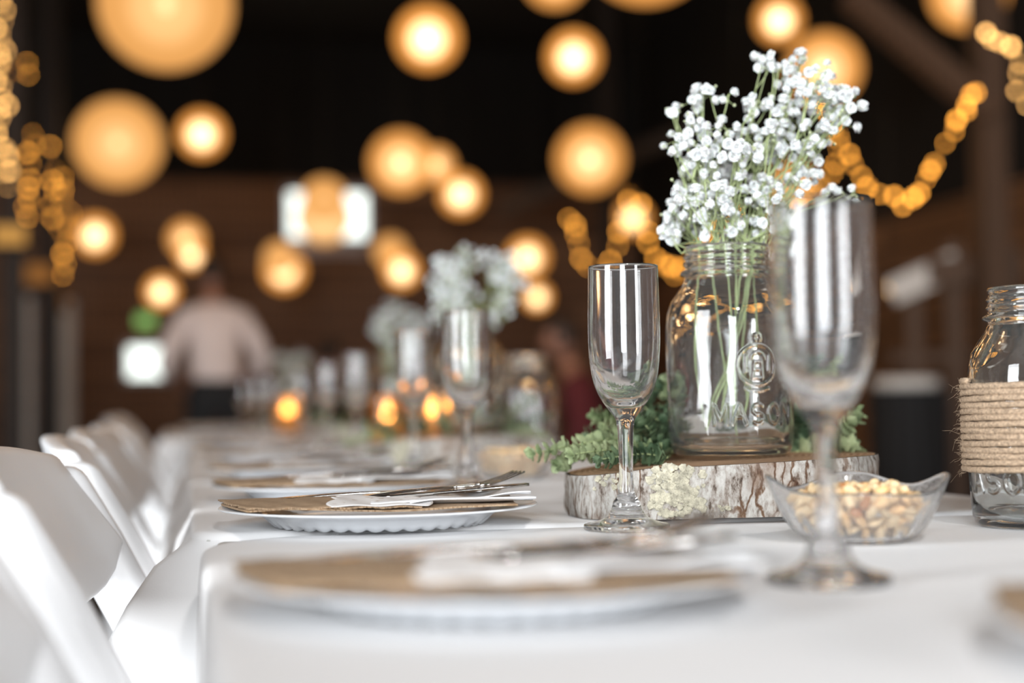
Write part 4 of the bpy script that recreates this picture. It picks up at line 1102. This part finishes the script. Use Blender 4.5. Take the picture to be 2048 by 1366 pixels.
def lantern(px, py, rpx, hot, lab, size=None):
    rpx -= 13
    best = None
    for r in (0.13, 0.15, 0.18, 0.20, 0.23, 0.25, 0.30, 0.36):
        d = r * FPX / rpx
        if not 3.5 < d < 15.5: continue
        z = at(px, py, d).z
        if z > 4.3: continue
        sc = abs(z - 2.9) if size is None else abs(r - size)
        if best is None or sc < best[0]: best = (sc, r, d)
    _, r, d = best; p = at(px, py, d); hot_ = hot
    key = (r, hot)
    if key not in LMAT:
        edge, st, dn, cs = {2: ((1.0, 0.36, 0.055), 0.92, 1.0, 20.0), 1: ((1.0, 0.40, 0.085), 0.88, 0.80, 8.0), 0: ((1.0, 0.46, 0.13), 0.86, 0.60, 3.0)}[hot]
        sm = MB(); pr = []; tr = 0.12 if hot == 0 and r < .2 else 0.36
        for i in range(41):
            a = -PI / 2 + PI * i / 40; rr = r * math.cos(a) * (1 + 0.004 * math.cos(i * PI)); pr.append((max(rr, 0), r * 0.985 * math.sin(a)))
        pr[0] = (0, pr[0][1]); pr[-1] = (0, pr[-1][1])
        sm.add(*lathe_vf(pr, 48)); o = sm.build('shade', paper_mat('glowing_paper_%d_%d' % (int(r * 100), hot), edge, st, (1.0, 0.66, 0.28), dn / (2 * r), tr))
        c = MB().add(*ball_vf((0, 0, 0), r * 0.10, 16, 10, (1, 1, 1.25))).build('bulb', emit_mat('lantern_core_%d_%d' % (int(r * 100), hot), (1.0, 0.80, 0.52), cs))
        g = MB().add(*ball_vf((0, 0, -.05 * r), r * 0.60, 32, 20)).build('inner_glow', glow_mat('lantern_inner_%d_%d' % (int(r * 100), hot), (1.0, 0.86, 0.62), {2: 5.5, 1: 1.9, 0: .7}[hot] / r))
        LMAT[key] = (o.data, c.data, g.data); [bpy.data.objects.remove(q) for q in (o, c, g)]
    t = thing('paper_lantern', lab, 'lantern', tuple(p), 0, 'glowing round paper lanterns')
    for nme, me in zip(('shade', 'bulb', 'glow'), LMAT[key]):
        o = bpy.data.objects.new(nme, me); COL.objects.link(o); o.parent = t
    ld = bpy.data.lights.new('lantern_light', 'POINT'); ld.energy = {3: 26, 2: 5, 1: 4, 0: 3}[hot_]; ld.color = (1.0, 0.66, 0.36); ld.shadow_soft_size = r * .28
    lo = bpy.data.objects.new('lantern_light', ld); COL.objects.link(lo); lo.parent = t
    MB().add(*tube_vf([(0, 0, r * 0.985), (0, 0, H - p.z)], 0.002, 5)).build('cord', M['wire'], t)
    MB().add(*lathe_vf([(r * .10, r * .97), (r * .13, r * .985), (r * .10, r * 1.01), (r * .08, r * .99), (r * .10, r * .97)], 20)).build('top_ring', M['wire'], t)
LAN = [(331, 8, 146, 0, 'largest paper lantern, cut by the top edge at the left'), (236, 286, 101, 0, 'big pale lantern below the largest one at the left'),
       (403, 268, 60, 2, 'small bright lantern right of the big pale one at the left'), (190, 470, 53, 2, 'bright lantern beside the amber fairy lights at the left'),
       (372, 478, 49, 1, 'dim upper lantern of the overlapping pair above the small bright window'), (383, 512, 41, 2, 'bright lower lantern of the overlapping pair above the small bright window'),
       (323, 583, 46, 2, 'bright lantern directly above the green sign'), (568, 541, 55, 2, 'front lantern just below the left pane of the upper window'),
       (560, 516, 46, 0, 'dim lantern half behind the one below the window'), (648, 435, 68, 0, 'dull orange lantern hanging in front of the upper window', .25),
       (648, 400, 58, 0, 'dull lantern at the top of the upper window, behind another', .18), (855, 76, 78, 2, 'bright lantern high up in the middle of the picture'),
       (802, 325, 76, 1, 'large left lantern of the cluster of three in the middle'), (872, 330, 50, 1, 'middle lantern of the cluster of three, half hidden', .15),
       (922, 388, 56, 2, 'lower right lantern of the cluster of three in the middle'), (781, 503, 46, 0, 'dim lantern behind the lower one right of the upper window', .23),
       (803, 541, 49, 2, 'bright lantern right of the upper window, low, touching the white flowers', .15), (1055, 515, 54, 2, 'lantern at the right side of the second bouquet'),
       (1074, 594, 41, 2, 'small bright lantern right under the one beside the second bouquet'), (1110, -50, 80, 1, 'lantern mostly above the top edge, left of the wider one'),
       (1293, -128, 150, 1, 'wide lantern mostly above the top edge, right of centre'), (1147, 114, 67, 2, 'bright lantern high up, left of the flower sprays'),
       (1180, 318, 82, 1, 'large pale lantern left of the sharp flowers'), (1265, 436, 48, 2, 'bright lantern above the sharp flute, among fairy lights'),
       (1558, 40, 60, 2, 'bright lantern above the highest white flowers'), (1648, 138, 87, 1, 'large lantern behind the highest white flowers'),
       (1937, -16, 91, 1, 'lantern at the top right edge, with fairy lights under it'), (1585, 375, 62, 0, 'dull orange lantern hidden behind the right side of the bouquet', .18)]
for l in LAN: lantern(*l)

# ---------------------------------------------------------------- strings of fairy lights
def string_lights(px_pts, d, nb, lab, mat='bulb', r=0.0100, spread=0.02, seed=1):
    rnd = random.Random(seed)
    dd = d if hasattr(d, '__len__') else [d] * len(px_pts)
    P = spline([at(x, y, q) for (x, y), q in zip(px_pts, dd)], 12)
    base = P[0]; loc = [p - base for p in P]
    t = thing('string_lights', lab, 'fairy lights', tuple(base), 0, 'warm strings of fairy lights')
    MB().add(*tube_vf(loc, 0.003, 5)).build('wire', M['wire'], t)
    me = None; nb = max(1, int(nb * .62))
    for q in (loc[0], loc[-1]):
        MB().add(*tube_vf([q, Vector((q.x, q.y, H - base.z))], 0.0015, 4)).build('hanging_wire', M['wire'], t)
    for k in range(nb):
        f = (k + 0.5) / nb * (len(loc) - 1); i = int(f); p = loc[i].lerp(loc[min(i + 1, len(loc) - 1)], f - i)
        p = p + Vector((rnd.gauss(0, 1), rnd.gauss(0, 1), rnd.gauss(0, 1))) * spread * 0.6
        if me is None:
            o = MB().add(*ball_vf((0, 0, 0), r, 10, 7, (1, 1, 1.2))).build('bulb', M[mat]); me = o.data
        else:
            o = bpy.data.objects.new('bulb', me); COL.objects.link(o)
        o.parent = t; o.location = p; s = rnd.uniform(.55, 1.15); o.scale = (s, s, s)
string_lights([(1600, 180), (1665, 240), (1700, 320), (1745, 380), (1810, 398), (1855, 350), (1895, 280), (1935, 215), (1958, 165)], 6.2, 40, 'long garland of fairy lights sagging in a deep curve at the upper right', seed=1)
string_lights([(1945, 68), (1985, 72), (2015, 95), (2035, 130), (2044, 170), (2065, 230)], 6.2, 13, 'bright string of lights over the top of the right post', 'bulbpale', seed=2)
string_lights([(1135, 425), (1150, 460), (1160, 500), (1185, 545)], 9.0, 10, 'short run of fairy lights hanging left of the lantern above the flute', seed=3)
string_lights([(1262, 375), (1250, 420), (1235, 480), (1218, 530), (1210, 570)], 9.0, 14, 'fairy lights running down left of the sharp flute rim', seed=4)
string_lights([(1285, 400), (1290, 470), (1318, 530), (1350, 545), (1378, 520), (1420, 470), (1480, 420)], 8.0, 26, 'fairy light swag between the sharp flute and the big jar', seed=5)
string_lights([(1520, 440), (1560, 440), (1600, 415), (1640, 380), (1670, 320), (1690, 260)], 8.0, 20, 'fairy light swag glowing behind the bouquet', seed=6)
string_lights([(2, -20), (4, 60), (0, 130), (6, 210), (8, 290), (16, 345)], 8.5, 40, 'dense bright string of lights running down the left edge', 'bulbpale', seed=7, spread=.03)
string_lights([(18, 150), (50, 140), (64, 150)], 9.2, 5, 'few fairy lights near the top of the left post', seed=8)
string_lights([(72, 265), (62, 305), (60, 350), (54, 400), (58, 445)], 9.2, 15, 'fairy lights wound down the left post beside the brightest string', seed=9)
string_lights([(100, 268), (112, 345), (100, 380), (108, 430), (112, 470)], 10.8, 12, 'middle column of amber fairy lights at the left', seed=10)
string_lights([(130, 350), (128, 400), (136, 440), (130, 500), (126, 560)], 10.8, 18, 'right column of amber fairy lights, left of the bright lantern', seed=11)
string_lights([(16, 372), (18, 374)], 8.5, 2, 'single pair of bright bulbs under the string at the left edge', 'bulbpale', seed=12, spread=.004)
# one larger pale bulb far behind the nearest flute
p = at(1781, 575, 7.5); t = thing('wall_bulb', 'single pale round bulb glowing right of the nearest flute rim', 'lamp', tuple(p))
MB().add(*ball_vf((0, 0, 0), 0.028, 14, 10)).build('bulb', emit_mat('pale_globe', (1.0, 0.62, 0.30), 1.9), t)
MB().add(*lathe_vf([(0, .026), (.012, .026), (.014, .055), (.004, .060), (.003, .9), (0, .9)], 12)).build('socket', M['wire'], t)
# small amber box lamps on the left posts
for (px, py, w, h, d, c_, s_, lab) in [(18, 472, 60, 36, 9.0, (1.0, .50, .12), .62, 'brightest amber box lamp on the left post, at the picture edge'), (78, 549, 52, 38, 10.8, (1.0, .40, .10), .26, 'dimmer amber box lamp lower on the second post'),
                                       (110, 600, 44, 40, 11.5, (1.0, .38, .10), .12, 'faintest amber box lamp below the other two')]:
    p = at(px, py, d); W_ = w / FPX * d; H_ = h / FPX * d
    t = thing('box_lamp', lab, 'lamp', tuple(p), 0, 'amber box lamps')
    MB().add(*box_vf(0, 0, 0, W_, 0.1, H_)).build('lamp_shade', emit_mat('amber_shade', c_, s_), t, smooth=False, bevel=0.008)
    MB().add(*tube_vf([(0, 0, H_ / 2), (0, 0, H - p.z)], 0.004, 6)).build('hanging_rod', M['wire'], t)
    MB().add(*box_vf(0, 0, H_ / 2 + .008, W_ + .01, 0.11, 0.014)).build('cap', M['wire'], t, smooth=False)
    MB().add(*box_vf(0, 0, -H_ / 2 - .008, W_ + .01, 0.11, 0.014)).build('base', M['wire'], t, smooth=False)
# ---------------------------------------------------------------- candles in glass on the tables
def candle(px, py, d, h, r, zt, lab, f=1.0):
    p = at(px, py, d); t = thing('votive_candle', lab, 'candle', (p.x, p.y, zt), 0, 'lit candles in amber glass')
    MB().add(*lathe_vf(smooth_prof([(0, 0), (r * .8, 0), (r * .86, .002), (r, h * .5), (r * .98, h), (r * .90, h), (r * .92, h * .5), (r * .78, .008), (0, .008)], 2), 32)).build('cup', M['amber'], t)
    MB().add(*lathe_vf([(0, .009), (r * .74, .009), (r * .84, h * .5), (r * .84, h * .58), (0, h * .56)], 28)).build('wax', M['wax'], t)
    MB().add(*lathe_vf(smooth_prof([(0, h * .60), (.006 * f, h * .64), (.0085 * f, h * .70), (.005 * f, h * .80), (0, h * .92)], 3), 14)).build('flame', M['flame'], t)
ck = dict(h=.11, r=.034)
candle(775, 806, 2.85, .115, .036, TOP2, 'glowing votive candle left of the fourth flute', 1.2)
candle(866, 790, 3.05, .125, .034, TOP2, 'glowing votive candle between the third and fourth flutes', 1.2)
candle(576, 818, 5.2, .125, .055, TOP2, 'brightest amber candle near the far cluster of flutes', 2.4)

# ---------------------------------------------------------------- people far behind
def skin_obj(name, pts, edges, rad, m, parent=None, root=0, sub=2):
    me = bpy.data.meshes.new(name); me.from_pydata([tuple(p) for p in pts], edges, []); me.update(); me.materials.append(m)
    o = bpy.data.objects.new(name, me); COL.objects.link(o)
    if parent is not None: o.parent = parent
    o.modifiers.new('skin', 'SKIN').use_smooth_shade = True
    for i, r in enumerate(rad):
        sv = me.skin_vertices[0].data[i]; sv.radius = (r, r) if not hasattr(r, '__len__') else r; sv.use_root = (i == root)
    s = o.modifiers.new('sub', 'SUBSURF'); s.levels = sub; s.render_levels = sub
    return o
def head_mesh(parent, c, rz, name='head', m=None, hair='hair'):
    v, f = ball_vf((0, 0, 0), 1, 28, 20); out = []
    for x, y, z in v:       # face looks along +y
        X, Y, Z = x * 0.075, y * 0.095, z * 0.115
        if z < -0.2: X *= 1 + 0.35 * (z + 0.2); Y *= 1 + 0.12 * (z + .2)
        if y > 0.6:
            nose = math.exp(-((x / .16) ** 2 + ((z + .12) / .22) ** 2)); Y += 0.024 * nose
            for s in (-1, 1): Y -= 0.010 * math.exp(-(((x - s * .36) / .2) ** 2 + ((z - .08) / .14) ** 2))
            Y -= 0.005 * math.exp(-((x / .3) ** 2 + ((z + .46) / .05) ** 2)); Y += .006 * math.exp(-((x / .28) ** 2 + ((z + .38) / .06) ** 2)) + .006 * math.exp(-((x / .26) ** 2 + ((z + .54) / .06) ** 2))
        out.append((X, Y, Z))
    mb = MB().add(out, f)
    for s in (-1, 1): mb.add(*ball_vf((s * 0.077, -0.005, -0.008), 0.03, 10, 8, (.35, .6, 1)))
    Mx = Matrix.Translation(c) @ Matrix.Rotation(rz, 4, 'Z') @ Matrix.Rotation(R(-14), 4, 'X')
    mb.v = [tuple(Mx @ Vector(p)) for p in mb.v]
    return mb, Mx
def person(loc, rz, lab, seated=False, shirt='shirt', legs='trousers'):
    t = thing('person', lab, 'person', loc, rz)
    hz = 0.95; dz = 0.0
    if seated: dz = -0.47
    S = Vector
    lean = 0.10
    # body: one continuous skin (pelvis root), facing +y
    P = [S((0, 0, hz + dz)), S((0, .02, 1.12 + dz)), S((0, .05, 1.28 + dz)), S((0, .08, 1.42 + dz)), S((0, .115, 1.50 + dz)), S((0, .14, 1.58 + dz))]
    E = [(0, 1), (1, 2), (2, 3), (3, 4), (4, 5)]; Rr = [(.155, .115), (.145, .105), (.16, .115), (.13, .09), (.055, .055), (.055, .055)]
    hands = []
    for s in (-1, 1):
        i = len(P)
        arm = [S((s * .17, .07, 1.40 + dz)), S((s * .27, .03, 1.22 + dz)), S((s * .30, .06, 1.10 + dz)), S((s * .21, .24, 1.02 + dz)), S((s * .17, .32, 1.00 + dz))]
        P += arm; E += [(3, i)] + [(i + k, i + k + 1) for k in range(4)]; Rr += [.062, .050, .043, .033, .027]; hands.append((arm[-1], (arm[-1] - arm[-2]).normalized(), s))
        i = len(P)
        if seated: leg = [S((s * .10, .05, hz + dz - .03)), S((s * .12, .28, hz + dz - .02)), S((s * .13, .48, hz + dz - .02)), S((s * .13, .48, .28)), S((s * .13, .46, .08)), S((s * .14, .60, .04))]
        else: leg = [S((s * .095, .0, hz - .10)), S((s * .11, .01, .68)), S((s * .12, .03, .49)), S((s * .125, .0, .26)), S((s * .125, -.02, .08)), S((s * .14, .12, .04))]
        P += leg; E += [(0, i)] + [(i + k, i + k + 1) for k in range(5)]; Rr += [.098, .080, .058, .052, .040, .036]
    skin_obj('body', P, E, Rr, M['skin'], t)
    # clothes: slightly larger shells that follow the body
    P2, E2, R2 = P[:5], [(0, 1), (1, 2), (2, 3), (3, 4)], [(.172, .132), (.165, .122), (.178, .13), (.145, .105), (.066, .066)]
    for s in (0, 1):
        b = 6 + s * 11; i = len(P2); P2 += [P[b], P[b + 1], P[b + 2]] + [P[b + 2].lerp(P[b + 3], .55)]; E2 += [(3, i), (i, i + 1), (i + 1, i + 2), (i + 2, i + 3)]; R2 += [.078, .068, .058, .047]
    skin_obj('shirt', P2, E2, R2, M[shirt], t)
    P3, E3, R3 = [P[0] + S((0, .005, .12)), P[0] - S((0, 0, .05))], [(0, 1)], [(.180, .138), (.180, .138)]
    for s in (0, 1):
        b = 11 + s * 11; i = len(P3); P3 += P[b:b + 5]; E3 += [(1, i)] + [(i + k, i + k + 1) for k in range(4)]; R3 += [.108, .092, .072, .064, .056]
    skin_obj('trousers', P3, E3, R3, M[legs], t)
    for s in (-1, 1):
        ank = P[15 if s < 0 else 26]
        v, f = ball_vf((0, 0, 0), 1, 16, 10, (.048, .13, .05)); MB().add([(x + ank.x, y + ank.y + .06, max(z, -.035) + .037) for x, y, z in v], f).build('shoe', M['trousers'], t)
    # hands with a palm, four fingers and a thumb
    for p, d, s in hands:
        side = S((s, 0, 0)); side = (side - d * side.dot(d)).normalized(); dn = d.cross(side).normalized()
        if dn.z > 0: dn = -dn
        pts = [p, p + d * .045, p + d * .085]; ed = [(0, 1), (1, 2)]; rd = [.026, (.034, .018), (.036, .016)]
        for k in range(4):
            o_ = (k - 1.5) * .019; L = (.070, .080, .074, .058)[k]; i = len(pts)
            a = p + d * .088 + side * o_; pts += [a, a + d * L * .5 + dn * .01, a + d * L * .85 + dn * .03]; ed += [(2, i), (i, i + 1), (i + 1, i + 2)]; rd += [.0095, .0088, .0078]
        i = len(pts); a = p + d * .035 - side * .03; pts += [a, a + d * .03 - side * .022 + dn * .006, a + d * .055 - side * .026 + dn * .016]; ed += [(1, i), (i, i + 1), (i + 1, i + 2)]; rd += [.011, .010, .008]
        skin_obj('hand', pts, ed, rd, M['skin'], t, sub=1)
    mb, Mx = head_mesh(t, P[5] + S((0, .035, .10)), 0)
    mb.build('head', M['skin'], t)
    eyes = MB()
    for s in (-1, 1): eyes.add(*ball_vf((s * .028, .079, .010), .0125, 12, 8), Mx)
    eyes.build('eyes', plain('eye_dark', (.05, .04, .03), .2), t)
    v, f = ball_vf((0, 0, 0), 1, 28, 20); hv = []
    for x, y, z in v:
        k = 1.10 + 0.03 * math.sin(9 * x + 7 * z)
        if y > .35 and z < .45: k = 0.80
        if z < -.55: k = .80
        hv.append((x * .077 * k, y * .097 * k - .004, z * .117 * k + .004))
    MB().add(hv, f, Mx).build('hair', M[hair_] if (hair_ := 'hair') else None, t)
    return t
p = at(432, 800, 9.15); person((p.x, p.y, 0), R(8), 'person in a pale pink shirt and black trousers, standing with their back turned')
p = at(622, 800, 10.6); person((p.x, p.y, 0), R(-60), 'dark-haired seated person in dark clothes behind the farthest bouquet', True, 'darkcloth')
p = at(1185, 800, 8.2); person((p.x, p.y, 0), R(70), 'seated person in a maroon top behind the sharp flute', True, 'redcloth')
for (px, d, rz, lab) in ((622, 10.6, -60, 'dark folding chair under the dark-haired seated person'), (1185, 8.2, 70, 'folding chair under the person in maroon')):
    p = at(px, 800, d); o = dup(ch0, (0, 0, 0), R(rz + 90), lab, 'chairs of the seated guests'); w = Matrix.Rotation(R(rz + 90), 3, 'Z') @ Vector((-0.24, 0, 0)); o.location = (p.x + w.x, p.y + w.y, 0)

# ---------------------------------------------------------------- furniture at the right and left of the hall
def stand():
    o_ = at(1870, 700, 7.2); t = thing('wooden_stand', 'brown wooden stand with an open frame at the right, behind the twine jar', 'stand', (o_.x, o_.y, 0), AYAW)
    for px, w, top in ((1828, .075, 1.50), (1910, .085, 1.60), (2026, .07, 1.58)):
        x = (px - 1870) / FPX * 7.2; MB().add(*box_vf(x, 0, top / 2, w, .07, top)).build('upright', M['beam'], t, smooth=False, bevel=.004)
    x0, x1 = (1850 - 1870) / FPX * 7.2, (2040 - 1870) / FPX * 7.2
    MB().add(*box_vf((x0 + x1) / 2, -.03, 1.46, x1 - x0, .1, .13)).build('top_board', M['beam'], t, smooth=False, bevel=.006)
    MB().add(*bar_vf((-.22, -.06, 1.36), (.10, -.06, 1.50), .12, .03)).build('sign_board', M['curtain'], t, smooth=False)
    MB().add(*box_vf((x0 + x1) / 2 - .1, 0, 1.05, x1 - x0 + .15, .09, .05)).build('shelf', M['beam'], t, smooth=False)
    MB().add(*box_vf(-.04, .0, 0.46, .56, .05, .90)).build('front_panel', M['darkcloth'], t, smooth=False)
stand()
o_ = at(1812, 760, 6.4); t = thing('bar_table', 'bar table with a pale round top and black skirt, right of the nearest flute', 'table', (o_.x, o_.y, 0), AYAW)
zt_ = o_.z + 0.01
MB().add(*lathe_vf([(0, zt_ - .05), (.13, zt_ - .05), (.14, zt_ - .04), (.14, zt_ - .006), (.134, zt_), (0, zt_)], 40)).build('tabletop', M['curtain'], t)
v, f = lathe_vf([(.12, zt_ - .05), (.14, zt_ - .3), (.17, .02), (.165, .02), (.135, zt_ - .3), (.115, zt_ - .05)], 60)
v = [(x * (1 + .06 * math.sin(12 * math.atan2(y, x))), y * (1 + .06 * math.sin(12 * math.atan2(y, x))), z) for x, y, z in v]; MB().add(v, f).build('skirt', M['darkcloth'], t)
def curtain(px0, px1, py0, py1, d, lab, seed):
    a = at(px0, py1, d); b = at(px1, py1, d); z1 = at(px0, py0, d).z; z0 = 0.015; L = (b - a); L.z = 0; w = L.length; dr = L.normalized(); nr = Vector((-dr.y, dr.x, 0))
    t = thing('curtain', lab, 'curtain', (a.x, a.y, 0), math.atan2(dr.y, dr.x), 'pale gathered curtains at the left')
    def f(u, v): return (u * w, 0.035 * math.sin(u * w * 42 + seed) + .015 * math.sin(u * w * 17), lerp(z0, z1, v))
    v, fc = [], []
    nu, nv = 90, 6
    for s in (0, 1):
        for i in range(nu + 1):
            for j in range(nv + 1):
                x, y, z = f(i / nu, j / nv); v.append((x, y + s * .004, z))
    W = nv + 1; S_ = (nu + 1) * W
    for i in range(nu):
        for j in range(nv):
            q = i * W + j; fc.append((q, q + W, q + W + 1, q + 1)); fc.append((S_ + q, S_ + q + 1, S_ + q + W + 1, S_ + q + W))
    MB().add(v, fc).build('drape', M['curtain'], t)
    MB().add(*tube_vf([(-.05, 0, z1 + .01), (w + .05, 0, z1 + .01)], .012, 10)).build('rod', M['wire'], t)
curtain(14, 62, 590, 850, 12.2, 'brighter left curtain of gathered pale cloth under the amber lamps', 0)
curtain(74, 150, 600, 840, 12.6, 'dimmer right curtain of gathered pale cloth under the amber lamps', 2)
# green sign
p = at(291, 642, 16.0); p = EYE + (p - EYE) * ((YB - .03) / p.y); t = thing('exit_sign', 'small glowing green sign above the bright little window', 'sign', tuple(p))
MB().add(*box_vf(0, 0, 0, .20, .05, .15)).build('housing', M['wire'], t, smooth=False, bevel=.01)
MB().add(*box_vf(0, -.028, 0, .185, .006, .135)).build('lit_panel', M['green'], t, smooth=False)
# extra lanterns added overhead, out of view, to brighten the far tables
SH = LMAT[(0.25, 2)] if (0.25, 2) in LMAT else list(LMAT.values())[0]
for (x, y, z) in [(-0.9, 2.4, 3.0), (1.2, 3.3, 3.1), (-0.6, 4.6, 3.1), (0.9, 5.7, 3.2), (-1.2, 6.8, 3.3), (2.4, 4.7, 3.2), (0.5, 7.3, 3.5)]:
    t = thing('paper_lantern', 'added paper lantern, out of view above the row of tables to brighten them', 'lantern', (x, y, z), 0, 'added lanterns above the picture')
    for nme, me in zip(('shade', 'bulb', 'glow'), SH):
        o = bpy.data.objects.new(nme, me); COL.objects.link(o); o.parent = t
    ld = bpy.data.lights.new('lantern_light', 'POINT'); ld.energy = 26; ld.color = (1.0, 0.74, 0.50); ld.shadow_soft_size = 0.08
    lo = bpy.data.objects.new('lantern_light', ld); COL.objects.link(lo); lo.parent = t
    MB().add(*tube_vf([(0, 0, .24), (0, 0, H - z)], 0.002, 5)).build('cord', M['wire'], t)
